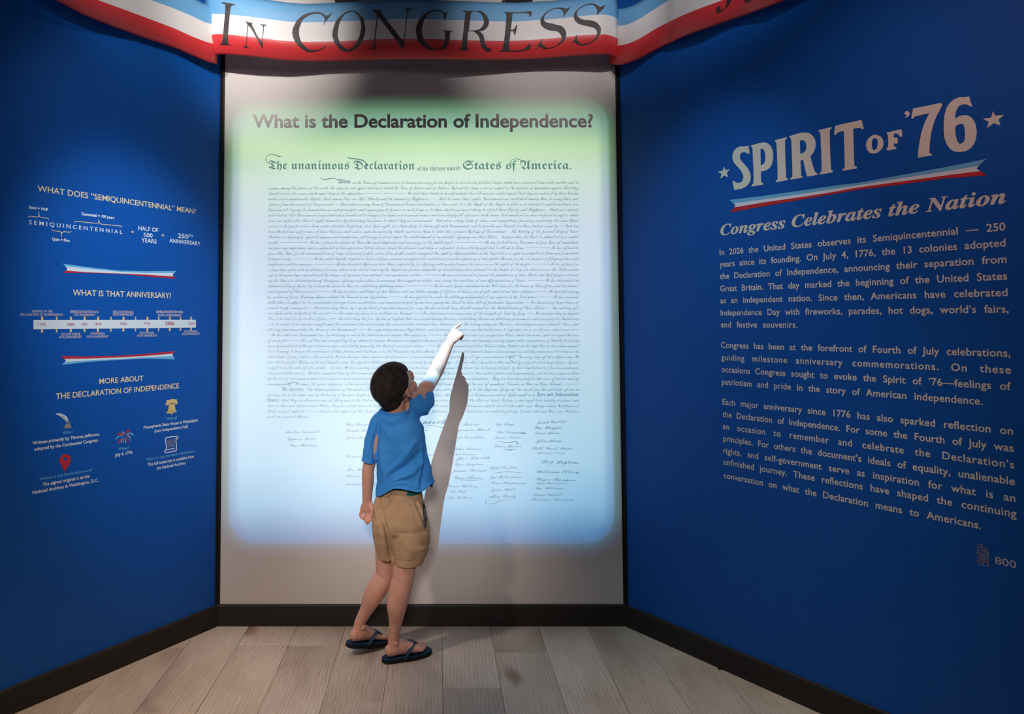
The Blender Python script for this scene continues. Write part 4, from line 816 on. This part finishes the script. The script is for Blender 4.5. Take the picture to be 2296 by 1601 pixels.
# head frame: looking up and to the right, away from the viewer
yaw, pit, rol = math.radians(46), math.radians(32), math.radians(9)
Fh = V3(math.sin(yaw)*math.cos(pit), math.cos(yaw)*math.cos(pit), math.sin(pit)); Rh = V3(math.cos(yaw),-math.sin(yaw),0); Uh = Rh.cross(Fh)
Rh, Uh = Rh*math.cos(rol)-Uh*math.sin(rol), Uh*math.cos(rol)+Rh*math.sin(rol)
HC = ua(885,865,-.425)
def hp(r, f, u): return HC+Rh*r+Fh*f+Uh*u
B = Blob()
# head
B.ball(hp(0,-.010,.018), Rh*.069, Fh*.091, Uh*.079, 28, 16)
B.ball(hp(0,.030,-.040), Rh*.053, Fh*.056, Uh*.062, 24, 14); B.ball(hp(0,-.044,-.055), Rh*.038, Fh*.033, Uh*.036, 24, 14)
B.ball(hp(0,.056,-.084), Rh*.026, Fh*.024, Uh*.018)
for s in (-1,1):
    B.ball(hp(s*.030,.057,-.036), Rh*.025, Fh*.022, Uh*.025)
    B.ball(hp(s*.028,.0735,-.001), Rh*.0155, Fh*.010, Uh*.0085)                 # eyelids
    B.ball(hp(s*.028,.074,.017), Rh*.018, Fh*.008, Uh*.006)                   # brow
    B.limb([hp(s*.040,.040,-.070), hp(s*.020,.064,-.090)], [.017,.016], k=3)    # jaw
    B.ball(hp(s*.0095,.088,-.031), Rh*.007, Fh*.008, Uh*.006)
    # ear: flat shell with a raised rim and lobe
    e0 = hp(s*.070,-.002,-.016)
    B.ball(e0, Rh*s*.006-Fh*.002, Fh*.012, Uh*.019)
    rim = [hp(s*(.070+(r_-.070)*.85), -.002+(f_+.002)*.82, -.016+(u_+.014)*.78) for r_,f_,u_ in ((.070,.010,-.022),(.0745,.011,-.002),(.0785,.004,.012),(.081,-.008,.014),(.082,-.018,.004),(.081,-.019,-.012),(.078,-.012,-.028),(.073,-.003,-.038),(.069,.005,-.036))]
    B.limb(rim, [.0032]*8+[.0038], k=3, seg=10)
B.limb([hp(0,.078,.006), hp(0,.086,-.012), hp(0,.096,-.027)], [.007,.008,.0105], k=4)
B.ball(hp(0,.081,-.0515), Rh*.018, Fh*.008, Uh*.0042); B.ball(hp(0,.079,-.0600), Rh*.015, Fh*.008, Uh*.0048)
# neck and trunk
B.limb([NECK1+V3(.004,.0,.012), NECK1.lerp(NECK0,.5), NECK0, NECK0-V3(0,0,.03)], [(.036,.038),(.034,.036),(.040,.040),(.052,.055)])
B.loft([rp(868,918,935,-.405,.035), rp(855,934,946,-.405,.050), rp(852,945,965,-.40,.066), rp(850,948,1000,-.39,.074), rp(852,948,1040,-.38,.070), rp(855,944,1080,-.37,.068), rp(850,942,1110,-.368,.070), rp(846,948,1130,-.365,.078), rp(842,952,1160,-.36,.082), rp(846,950,1190,-.36,.074), rp(856,938,1208,-.36,.05)], 28)
B.limb([ua(893,950,-.40), SHR], [.045,.040]); B.limb([ua(885,955,-.40), SHL], [.042,.036])
# arms
B.limb([SHR, SHR.lerp(ELR,.5), ELR, ELR.lerp(WRR,.35), ELR.lerp(WRR,.75), WRR], [.040,.034,.031,.031,.025,(.019,.022)])
B.limb([SHL, SHL.lerp(ELL,.5), ELL, ELL.lerp(WRL,.35), ELL.lerp(WRL,.75), WRL], [.035,.030,.0245,.0245,.021,(.017,.0195)])
# legs
KR, KL = ua(905,1292,-.365), ua(866,1288,-.285)
TOPR = V3(0,0,.019)
def flr(x, y):                               # point of the floor under pixel x, y
    d = ray(x, y); return CAM+d*(-CAM.z/d.z)
heelR, toeR = flr(869,1484), flr(966,1463)
heelL, toeL = flr(787,1470), flr(871,1440)
class Foot:
    def __init__(s, heel, toe, side, lift):
        d = toe-heel; d.z = 0; s.len = d.length; s.d = d.normalized(); s.s = V3(s.d.y,-s.d.x,0)*side      # side: towards the little toe
        s.toe = toe; s.pitch = lift
    def __call__(s, a, l, h):                # a along from heel (0) to toe tip (.2), l toward little toe, h height over floor/under-sole
        x = a-.2; c, sn = math.cos(s.pitch), math.sin(s.pitch)
        return s.toe+s.d*(x*c+ h*sn*1.0)+s.s*l+V3(0,0,-x*sn*1.0+h*c)
FR = Foot(heelR, toeR, 1, 0.0); FL = Foot(heelL, toeL, -1, math.radians(11))
def foot(Fo, knee, calf_bulge, calf_r):
    z0 = .019
    B.loft([(Fo(a, l, z0+h/2), Fo.s*w, (Fo(a,l,h)-Fo(a,l,0))*.5) for a, l, w, h in
        [(.012,0,.012,.026),(.020,0,.021,.042),(.035,0,.025,.058),(.055,0,.0245,.066),(.078,.001,.025,.058),(.100,.001,.028,.046),(.122,.001,.032,.035),(.142,0,.034,.028),(.154,-.001,.032,.022),(.162,-.002,.026,.016)]], 20)
    for l, a1, r in ((-.0235,.188,.0105),(-.008,.186,.0078),(.004,.179,.0074),(.0148,.170,.0070),(.0245,.159,.0068)):
        B.limb([Fo(.140,l*.95,z0+.013), Fo(a1-.022,l,z0+.012), Fo(a1-.008,l,z0+.0085)], [r*1.0,r*.95,r*.9], k=3, seg=10)
    an = Fo(.037,0,z0+.072)
    B.limb([Fo(.034,0,z0+.028), an, an.lerp(knee,.28)+calf_bulge*.3, an.lerp(knee,.62)+calf_bulge, knee], [(.023,.021),(.0245,.0225),(.028,.0275),calf_r,(.041,.043)], hint=V3(0,-1,0), k=5, seg=20)
    B.ball(Fo(.040,.024,z0+.055), Fo.s*.004, V3(0,0,.009), Fo.d*.009); B.ball(Fo(.044,-.023,z0+.060), Fo.s*.008, V3(0,0,.010), Fo.d*.010)
    B.ball(Fo(.018,0,z0+.024), Fo.s*.022, V3(0,0,.022), Fo.d*.018)
foot(FR, KR, V3(-.008,-.016,0), (.043,.043)); foot(FL, KL, V3(-.008,-.016,0), (.040,.041))
B.limb([ua(912,1165,-.365), ua(909,1225,-.365), KR], [.066,.056,.044], k=5, seg=20); B.limb([ua(868,1165,-.335), ua(868,1225,-.305), KL], [.054,.050,.041], k=5, seg=20)

# hands: palm, four separate fingers and a thumb
def hand(Wr, K, pd, curls, thumb, wr):
    """Wr wrist, K four knuckles (index..little), pd direction the palm faces"""
    mid = (K[1]+K[2])/2; a = (mid-Wr).normalized(); lat = (K[3]-K[0]).normalized(); w = (K[3]-K[0]).length/2
    rings = []
    for t, ww, hh in ((-.15,wr*.95,.0155),(.15,wr*.95,.015),(.45,(wr+w)/2+.004,.0145),(.8,w+.007,.0130),(1.0,w+.006,.0110)):
        c = Wr.lerp(mid, t); rings.append((c, lat*ww, pd*hh))
    B.loft(rings, 18); nails = []
    for j, k in enumerate(K):
        r = (.0070,.0072,.0068,.0060)[j]; pts = [k-a*.012, k]
        p = k.copy()
        for ln, (ca, cp, cl) in curls[j]:
            dr = (a*ca+pd*cp+lat*cl).normalized(); p = p+dr*ln; pts.append(p.copy())
        B.limb(pts, [r*1.1, r*1.08]+[r*(1-.07*i) for i in range(len(curls[j]))], k=4, seg=12)
        nails.append((pts[-1], (pts[-1]-pts[-2]).normalized(), pd))
    p = Wr.lerp(K[0], .22)-lat*.006+pd*.004; pts = [p.copy()]
    for ln, (ca, cp, cl) in thumb:
        p = p+(a*ca+pd*cp+lat*cl).normalized()*ln; pts.append(p.copy())
    B.limb(pts, [.0115,.0098,.0088,.0080][:len(pts)], k=4, seg=12)
    return nails
# right hand: index finger straight at the wall, the others folded into the palm
K1, K4 = at(1014,742,-.112), at(1033.5,752,-.128)
KK = [K1, K1.lerp(K4,.36)+V3(0,.001,.003), K1.lerp(K4,.70)+V3(0,0,.002), K4]
aR = ((KK[1]+KK[2])/2-WRR).normalized(); lR = (K4-K1).normalized(); nR_ = lR.cross(aR); nR_ = nR_ if nR_.z > 0 else -nR_; pdR = -nR_.normalized()
fold = [(.024,(.70,.75,0)),(.017,(-.55,.85,0)),(.012,(-.95,-.15,0))]
TIP = at(1033,727,-.070); dI = TIP-K1; Ltot = dI.length
P1 = K1.lerp(TIP,.42)-pdR*.003
def comp(v): return (v.dot(aR), v.dot(pdR), v.dot(lR))
nailsR = hand(WRR, KK, pdR, [[((P1-K1).length, comp((P1-K1).normalized())),((TIP-P1).length*.55, comp((TIP-P1).normalized())),((TIP-P1).length*.45, comp((TIP-P1).normalized()))], fold, fold, [(l*.9,c) for l,c in fold]],
     [(.020,(.75,.55,-.25)),(.017,(.75,.55,.35)),(.013,(.45,.45,.80))], .020)
# left hand: hanging, palm to the rear, fingers loosely curled
J1, J4 = ua(834,1147,-.358), ua(811,1144,-.362)
JJ = [J1, J1.lerp(J4,.34)-V3(0,0,.003), J1.lerp(J4,.68)-V3(0,0,.003), J4]
pdL = V3(.12,-1,.12).normalized()
curl = lambda s: [(.019*s,(.95,.25,0)),(.014*s,(.72,.70,0)),(.011*s,(.35,.95,-.1))]
nailsL = hand(WRL, JJ, pdL, [curl(.85),[(.019,(.95,.25,-.1)),(.014,(.8,.6,0)),(.012,(.5,.85,0))],[(.021,(.98,.15,.05)),(.016,(.9,.35,-.3)),(.012,(.8,.45,-.5))],[(.017,(.95,.2,.28)),(.012,(.92,.3,-.3)),(.010,(.35,.7,-.75))]], [(.020,(.75,.35,-.45)),(.016,(.95,.35,-.15)),(.012,(.9,.5,.1))], .0185)
body = link('body', B.fuse('body', .0026, 4, .5), 'skin', person, True)
# eyes, lips, nails
for s in (-1,1):
    E_ = Blob(); E_.ball(hp(s*.028,.0745,-.001), Rh*.0105, Fh*.0105, Uh*.0070, 16, 10); eye = link('eye', E_.mesh('eye'), 'eye_white', person, True)
    E_ = Blob(); E_.ball(hp(s*.028,.0830,.000), Rh*.005, Fh*.0025, Uh*.005, 14, 8); link('iris', E_.mesh('iris'), 'iris', eye, True)
    E_ = Blob(); E_.limb([hp(s*.012,.0805,.018), hp(s*.027,.079,.0225), hp(s*.042,.070,.018)], [.0018,.0022,.0012], k=4, seg=8); link('eyebrow', E_.mesh('eyebrow'), 'hair', person, True)
E_ = Blob(); E_.ball(hp(0,.0835,-.0518), Rh*.0165, Fh*.0065, Uh*.0034, 16, 8); E_.ball(hp(0,.0820,-.0598), Rh*.0140, Fh*.0065, Uh*.0038, 16, 8); link('lips', E_.mesh('lips'), 'lips', person, True)
for tipn, d, pdn in nailsR[:1]+nailsL[2:3]:
    E_ = Blob(); lt = d.cross(pdn).normalized(); E_.ball(tipn-pdn*.0045+d*.001, lt*.0038, d*.0048, pdn*.0016, 12, 8); link('fingernail', E_.mesh('fingernail'), 'nail', person, True)
for Fo in (FR, FL):
    for l, a1, r in ((-.0235,.188,.0062),(-.008,.186,.0044),(.004,.179,.0042),(.0148,.170,.0040),(.0245,.159,.0036)):
        E_ = Blob(); E_.ball(Fo(a1-.004,l,.019+.0155), Fo.s*r*.8, Fo.d*r*.75, V3(0,0,.0016), 10, 6); link('toenail', E_.mesh('toenail'), 'nail', person, True)

# hair: close-cropped cap with short fuzz
Hb = Blob(); Hb.ball(hp(0,-.012,.020), Rh*.0735, Fh*.0945, Uh*.0835, 32, 20); Hb.ball(hp(0,-.045,-.030), Rh*.053, Fh*.046, Uh*.050, 24, 14); Hb.ball(hp(0,-.046,-.060), Rh*.041, Fh*.034, Uh*.036, 24, 14)
hm = Hb.fuse('hair', .004, 4)
bm = bmesh.new(); bm.from_mesh(hm)
def hairy(p):
    q = p-HC; r, f, u = q.dot(Rh), q.dot(Fh), q.dot(Uh)
    if f > .036: return u > .050+(f-.036)*.25 - .010*(abs(r) < .05)
    if f > .012: return u > .012+(f-.012)*1.2
    if f > -.026: return u > .004-(.012-f)*.30 if abs(r) > .05 else u > -.05
    return u > -.090
bmesh.ops.delete(bm, geom=[v for v in bm.verts if not hairy(v.co)], context='VERTS')
bm.normal_update()
pts = [(v.co.copy(), v.normal.copy()) for v in bm.verts if v.normal.length > .5]
rng = random.Random(3)
cr = hp(0,-.05,.085)
for _ in range(9000):
    p, n = rng.choice(pts); p = p+Vector((rng.uniform(-.002,.002),rng.uniform(-.002,.002),rng.uniform(-.002,.002)))
    t = Vector((rng.gauss(0,.25),rng.gauss(0,.25),rng.gauss(0,.25))); d = (n+t+(p-cr).normalized()*.7).normalized(); u, w = orth(d, V3(rng.uniform(-1,1),rng.uniform(-1,1),.3))
    L_ = rng.uniform(.002,.0038); a, b, c = bm.verts.new(p+u*.00035), bm.verts.new(p-u*.00035), bm.verts.new(p+d*L_); bm.faces.new((a,b,c))
bm.to_mesh(hm); bm.free()
link('hair', hm, 'hair', person, True)

# ---- cloth helpers
def folds(me, lines, seen=.35):
    """lines = (photo polyline, height, width px): soft ridges/valleys on the side towards the viewer"""
    n = len(me.vertices); co = np.zeros(n*3); me.vertices.foreach_get('co', co); co = co.reshape(-1,3); no = np.zeros(n*3); me.vertices.foreach_get('normal', no); no = no.reshape(-1,3)
    dsp = np.zeros(n)
    for pl2, h, w in lines:
        P = [at(x, y, -.43) for x, y in pl2]; P = np.array([(p.x, p.z) for p in P]); ww = w/FPX*(DIST-.43); best = np.full(n, 1e9); tt = np.zeros(n)
        # project every vertex along the line of sight on the reference plane
        k = (DIST-.43)/(co[:,1]+DIST); X = co[:,0]*k; Zc = CAMZ+(co[:,2]-CAMZ)*k
        for i in range(len(P)-1):
            a, b = P[i], P[i+1]; ab = b-a; t = np.clip(((X-a[0])*ab[0]+(Zc-a[1])*ab[1])/(ab@ab), 0, 1)
            d = np.hypot(X-a[0]-t*ab[0], Zc-a[1]-t*ab[1]); m_ = d < best; best[m_] = d[m_]; tt[m_] = (i+t[m_])/(len(P)-1)
        dsp += 1.45*h*np.exp(-(best/ww)**2)*np.sin(np.clip(tt*.84+.08, 0, 1)*math.pi)**.5
    dsp *= np.clip((seen-no[:,1])/.4, 0, 1)
    co += no*dsp[:,None]; me.vertices.foreach_set('co', co.ravel()); me.update()
def crumple(me, amp, scale, seed):
    rs = np.random.RandomState(seed); n = len(me.vertices); co = np.zeros(n*3); me.vertices.foreach_get('co', co); co = co.reshape(-1,3); no = np.zeros(n*3); me.vertices.foreach_get('normal', no); no = no.reshape(-1,3)
    d = np.zeros(n)
    for i in range(9):
        k = rs.normal(size=3)*scale; d += np.sin(co@k+rs.uniform(0,6.28))*amp/3
    co += no*d[:,None]; me.vertices.foreach_set('co', co.ravel()); me.update()
def cut(bm, co, no, cond):
    g = [f for f in bm.faces if cond(f.calc_center_median())]; vs2 = {v for f in g for v in f.verts}; es2 = {e for f in g for e in f.edges}
    bmesh.ops.bisect_plane(bm, geom=list(vs2)+list(es2)+g, plane_co=co, plane_no=no, clear_outer=True)
    lo = [v for v in bm.verts if not v.link_faces]; bmesh.ops.delete(bm, geom=lo, context='VERTS')
def rim_loop(bm, cond):
    return [v.co.copy() for v in bm.verts if v.is_boundary and cond(v.co)]
def rim_band(name, P, axis, r1, r2, material, parent, shift=0.0, n=48):
    if len(P) < 8: return
    c = sum(P, Vector())/len(P); u, w = orth(axis, V3(1,0,0))
    ang = sorted(((math.atan2((p-c).dot(w), (p-c).dot(u)), p) for p in P), key=lambda t: t[0])
    A = np.array([a for a, _ in ang]); Q = np.array([tuple(p) for _, p in ang]); th = np.linspace(-math.pi, math.pi, n, endpoint=False)
    A3 = np.concatenate([A-2*math.pi, A, A+2*math.pi]); Q3 = np.concatenate([Q,Q,Q]); R_ = [Vector([np.interp(t, A3, Q3[:,i]) for i in range(3)])+axis*shift for t in th]
    for _ in range(3): R_ = [(R_[i-1]+R_[i]*2+R_[(i+1)%n])/4 for i in range(n)]
    vv, ff = [], []
    for i, p in enumerate(R_):
        out_ = (p-c); out_ -= axis*out_.dot(axis); out_.normalize()
        for a in range(8):
            t = 2*math.pi*a/8; vv.append(p+out_*math.cos(t)*r1+axis*math.sin(t)*r2)
    for i in range(n):
        j = (i+1)%n
        for a in range(8): ff.append((i*8+a, i*8+(a+1)%8, j*8+(a+1)%8, j*8+a))
    return link(name, mesh(name, vv, ff), material, parent, True)

# ---- T-shirt
S = Blob()
S.loft([rp(872,905,915,-.415,.030), rp(862,918,926,-.412,.048), rp(850,938,938,-.408,.064), rp(843,951,955,-.402,.078), rp(842,956,980,-.398,.086), rp(843,959,1010,-.392,.090), rp(844,963,1040,-.388,.093), rp(845,970,1070,-.384,.096), rp(842,975,1090,-.382,.100), rp(838,978,1125,-.380,.104)], 32)
sle = at(956,893,-.238); S.limb([ua(905,932,-.40), SHR+V3(.0,0,-.002), sle, sle+(sle-SHR)*.35], [.050,.051,(.046,.049),(.046,.049)], k=5, seg=22, ends=False)
slL = ua(826,1036,-.408); S.limb([ua(880,945,-.40), ua(856,950,-.397), ua(838,990,-.402), slL, slL+(slL-ua(838,990,-.402))*.4], [.050,.048,.038,(.044,.0275),(.045,.0280)], k=5, seg=22, hint=V3(0,-1,0), ends=False)
sh = S.fuse('shirt', .0048, 7)
folds(sh, [([(850,1097),(880,1064),(915,1042),(945,1012)],-.008,6),([(846,1108),(885,1082),(925,1060),(955,1025)],.006,5),([(862,1062),(900,1033),(935,985)],.005,6),([(850,1075),(872,1048),(900,1015)],-.004,6),
  ([(951,945),(957,1000),(950,1062),(944,1092)],-.009,5),([(962,958),(966,1020),(962,1078)],.006,4),([(936,1095),(944,1050),(948,1005)],.005,5),([(972,1065),(966,1030),(961,985)],-.005,3),
  ([(848,932),(878,947),(908,930),(922,908)],.004,5),([(852,945),(882,960),(915,945)],-.003,5),([(860,960),(882,985),(878,1010)],.004,7),([(870,950),(900,985),(915,1020)],-.003,7),
  ([(922,908),(936,922),(948,938)],-.006,4),([(930,893),(950,908),(957,928)],.006,4),([(945,880),(961,897),(966,915)],-.005,3),([(952,872),(969,888),(972,905)],.003,3),
  ([(848,950),(843,990),(839,1028)],-.008,4),([(853,985),(854,1030),(860,1062)],.004,5),([(833,965),(826,1000),(820,1025)],.004,4),([(842,960),(835,1000),(829,1030)],-.003,3),
  ([(870,1100),(905,1090),(940,1096)],.004,4),([(905,1000),(925,1030),(935,1060)],.003,6)])
crumple(sh, .0012, 60, 5)
bm = bmesh.new(); bm.from_mesh(sh)
dS = (sle-SHR).normalized(); cut(bm, sle, (dS+V3(.25,0,-.35)).normalized(), lambda p: (p-sle).length < .085 and (p-SHR).dot(dS) > .03)
dL_ = (slL-ua(838,990,-.402)).normalized(); cut(bm, slL, dL_, lambda p: (p-slL).length < .075 and p.x < slL.x+.045 and p.z < slL.z+.04 and p.x < ua(843,1036,-.4).x)
zt1 = ua(900,1060,-.39).z; hz_ = ua(900,1096,-.38).z
cut(bm, V3(0,0,hz_), V3(0,0,-1), lambda p: p.z < zt1)
HEM = [(830,1114),(842,1113),(852,1109),(862,1102),(874,1096),(890,1096),(908,1100),(928,1104),(940,1101),(950,1093),(960,1084),(976,1076),(990,1074)]
for v in bm.verts:
    if v.co.z < zt1+.03:
        px = PPX+FPX*(v.co.x)/(DIST+v.co.y)+5; want = at(px, interp(HEM, px), v.co.y).z if v.co.y < -.30 else hz_-.004
        fall = max(0, 1-(v.co.z-hz_)/.075); v.co.z += (want-hz_)*fall
na = (NECK1-NECK0).normalized(); nc = ua(880,921,-.412); nax = V3(-.10,-.25,1).normalized()
cut(bm, nc, nax, lambda p: (p-nc).length < .075 and p.z > nc.z-.03)
neckP = rim_loop(bm, lambda p: (p-nc).length < .09 and p.z > nc.z-.04)
bm.to_mesh(sh); bm.free()
shirt = link('t_shirt', sh, 'shirt_blue', person, True)
md = shirt.modifiers.new('thick','SOLIDIFY'); md.thickness = .0018; md.offset = -1
rim_band('collar', neckP, nax, .0024, .0075, 'shirt_rib', shirt, .002)
rim_band('sleeve_hem', [slL+V3(0,0,0)+orth(dL_,V3(0,-1,0))[0]*.0435*math.cos(a)+orth(dL_,V3(0,-1,0))[1]*.0275*math.sin(a) for a in np.linspace(0,6.1,30)], dL_, .0012, .004, 'shirt_rib', shirt, -.006)

# ---- shorts
Q = Blob()
Q.loft([rp(853,943,1075,-.372,.068), rp(848,946,1103,-.372,.076), rp(840,950,1118,-.372,.084), rp(834,955,1140,-.372,.092), rp(833,960,1165,-.37,.096), rp(838,962,1185,-.366,.084), rp(848,955,1198,-.362,.060)], 32)
Q.ball(ua(918,1170,-.415), V3(.062,0,0), V3(0,.052,0), V3(0,0,.072)); Q.ball(ua(860,1152,-.385), V3(.038,0,0), V3(0,.040,0), V3(0,0,.060))
Q.loft([rp(876,962,1165,-.372,.085), rp(876,964,1190,-.372,.082), rp(877,964,1215,-.370,.078), rp(878,958,1240,-.367,.072), rp(880,948,1262,-.364,.068), rp(880,942,1285,-.362,.066)], 26)
Q.loft([rp(835,892,1160,-.368,.090), rp(837,896,1185,-.362,.088), rp(841,896,1210,-.350,.082), rp(845,896,1235,-.335,.074), rp(849,895,1262,-.325,.070)], 26)
so = Q.fuse('shorts', .0048, 5)
folds(so, [([(848,1112),(841,1135),(846,1165)],.006,3),([(856,1108),(849,1128),(847,1152)],-.005,3),([(866,1106),(856,1125),(852,1148)],.006,3),([(873,1108),(862,1132),(857,1150)],-.004,3),([(880,1110),(868,1136),(862,1150)],.005,3),([(887,1112),(876,1132)],-.003,3),
  ([(850,1122),(856,1160),(868,1195),(874,1225),(878,1248)],-.015,5),([(862,1150),(872,1185),(882,1215)],.004,5),
  ([(926,1126),(938,1158),(950,1188)],.005,2.5),([(931,1126),(944,1156),(955,1180)],-.005,3),([(937,1124),(947,1148),(953,1165)],.006,2.5),([(953,1196),(962,1206)],.005,3),([(946,1218),(960,1222)],-.005,3),([(940,1232),(958,1230)],.004,3),
  ([(850,1122),(890,1126),(944,1120)],-.0025,2),([(887,1137),(915,1137)],-.0018,1.5),([(917,1137),(920,1170),(918,1196)],-.0018,1.5),([(888,1196),(918,1197)],-.0022,2),([(900,1210),(920,1235),(915,1258)],.003,7),([(836,1175),(840,1210),(845,1238)],.004,3),
  ([(884,1255),(912,1260),(940,1258)],-.0016,1.5)])
crumple(so, .0010, 60, 11)
bm = bmesh.new(); bm.from_mesh(so)
wz_ = ua(896,1094,-.40); cut(bm, wz_, V3(.10,0,1).normalized(), lambda p: p.z > wz_.z-.06)
hr, hl = ua(910,1267,-.40), ua(866,1243,-.33)
divx = lambda p: (p.x-ua(880,1250,-.34).x)
cut(bm, hr, V3(-.03,.03,-1).normalized(), lambda p: p.z < hr.z+.02)
# left leg ends a little higher
zl = hl.z
g = [f for f in bm.faces if f.calc_center_median().z < zl+.015 and (f.calc_center_median().x < ua(878,1250,-.30).x or f.calc_center_median().y > -.285)]
if g:
    vs2 = {v for f in g for v in f.verts}; es2 = {e for f in g for e in f.edges}
    bmesh.ops.bisect_plane(bm, geom=list(vs2)+list(es2)+g, plane_co=hl, plane_no=V3(0,.05,-1).normalized(), clear_outer=True)
waistP = rim_loop(bm, lambda p: p.z > wz_.z-.03)
bm.to_mesh(so); bm.free()
shorts = link('shorts', so, 'shorts_khaki', person, True)
md = shorts.modifiers.new('thick','SOLIDIFY'); md.thickness = .0022; md.offset = -1
rim_band('waistband', waistP, V3(.10,0,1).normalized(), .0022, .0085, 'shorts_khaki', shorts, -.008)
# side pocket: dark gaping slit with a grey-striped lining
def patch(name, loop, Y, bulge, material, parent):
    vv, ff = poly2d([loop]); bm = bmesh.new(); bv = [bm.verts.new((x,y,0)) for x,y in vv]
    for t in ff:
        try: bm.faces.new([bv[i] for i in t])
        except ValueError: pass
    for q in bm.verts: q.co = ua(q.co.x, q.co.y, Y+bulge*(q.co.x-950)/12)
    return link(name, bm_mesh(bm, name), material, parent)
dg = bpy.context.evaluated_depsgraph_get(); dg.update()
from mathutils.bvhtree import BVHTree
bvh = BVHTree.FromPolygons([v.co for v in so.vertices], [tuple(p.vertices) for p in so.polygons])
def onsurf(x, y, lift):
    d = ray(x, y).normalized(); h = bvh.ray_cast(CAM, d)
    if h[0] is None:
        h = bvh.find_nearest(ua(x, y, -.37)); return h[0]+h[1]*lift if False else ua(x, y, h[0].y)
    return h[0]-d*lift
def surf_patch(name, loop, lift, material, parent):
    vv, ff = poly2d([loop]); return link(name, mesh(name, [onsurf(x,y,lift) for x,y in vv], ff), material, parent)
def surf_strip(name, rows, lift, material, parent):
    vv, ff = [], []
    for y, xa, xb in rows:
        for k in range(5): vv.append(onsurf(xa+(xb-xa)*k/4, y, lift))
    for i in range(len(rows)-1):
        for k in range(4): ff.append((i*5+k, i*5+k+1, i*5+5+k+1, i*5+5+k))
    return link(name, mesh(name, vv, ff), material, parent, True)
PK = [(1128,948,949.5),(1134,947.5,953),(1142,948,955.5),(1152,949,957),(1162,950,957.2),(1172,951,956.5),(1180,952,955.2),(1186,952.8,953.6)]
prow = [(y, interp([(r[0],r[1]) for r in PK],y), interp([(r[0],r[2]) for r in PK],y)) for y in np.linspace(1128,1186,24)]
surf_strip('pocket_opening', prow, .0035, 'pocket_black', shorts)
surf_strip('pocket_lining', [(y, 951.2+(y-1138)*.03, 952.6+(y-1138)*.03) for y in np.linspace(1138,1176,14)], .0075, 'print_grey', shorts)
bm = bmesh.new(); gb = Blob(); gb.loft([rp(856,944.5,1108,-.372,.072), rp(856,947.5,1100,-.372,.074), rp(857,947,1093,-.372,.072), rp(859,944,1088,-.372,.069)], 32, cap=False); bm.free()
link('underwear_band', gb.mesh('underwear_band'), 'brief_green', person, True)

# ---- flip-flops
def flipflop(Fo, label):
    ff_ = empty('flip_flop', Fo(.1,0,0), person); ff_['label'] = label
    N = 40; outl = []
    for i in range(N):
        t = 2*math.pi*i/N; a = .5-.5*math.cos(t); sgn = 1 if t < math.pi else -1
        w = (.031+.010*math.sin(max(0,(a-.25))/.75*math.pi)**1.3)*(max(0,1-abs(2*a-1)**5))**.45
        outl.append((-.012+.214*a, sgn*w-.002*math.sin(a*math.pi)))
    for nm, z0, z1, mt in (('outsole',.0,.0125,'sandal_sole'),('footbed',.0125,.0185,'sandal_navy')):
        vv = []; prof = [(z0+.0015,.97),(z0+.0,1.0) if False else (z0+.002,1.0),(z1-.0015,1.0),(z1,.975)]
        if nm == 'outsole': prof = [(z0,.96),(z0+.003,1.0),(z1,1.0)]
        for h, k in prof:
            for a, l in outl: vv.append(Fo(.095+(a-.095)*k, l*k, h))
        n = len(outl); fc = [(r*n+i, r*n+(i+1)%n, (r+1)*n+(i+1)%n, (r+1)*n+i) for r in range(len(prof)-1) for i in range(n)]+[tuple(reversed(range(n))), tuple(range((len(prof)-1)*n, len(prof)*n))]
        link(nm, mesh(nm, vv, fc), mt, ff_, False)
    for s in (-1, 1):
        E_ = Blob(); pts = [Fo(.072,s*.036,.014), Fo(.084,s*.0345,.034), Fo(.100,s*.028-.001,.052 if s<0 else .048), Fo(.120,s*.014-.005,.0555 if s<0 else .053), Fo(.140,s*.004-.0135,.046), Fo(.152,-.0155,.036)]
        E_.limb(pts, [(.0022,.0075),(.0024,.0085),(.0024,.009),(.0024,.0085),(.0026,.006),(.003,.0035)], hint=V3(0,0,1), k=5, seg=12)
        link('strap', E_.mesh('strap'), 'strap_navy', ff_, True)
    E_ = Blob(); E_.limb([Fo(.151,-.0155,.038), Fo(.153,-.0155,.014)], [.0032,.0030], k=4, seg=10); link('toe_post', E_.mesh('toe_post'), 'strap_navy', ff_, True)
flipflop(FR, 'right flip-flop flat on the planks'); flipflop(FL, 'left flip-flop with its heel raised')
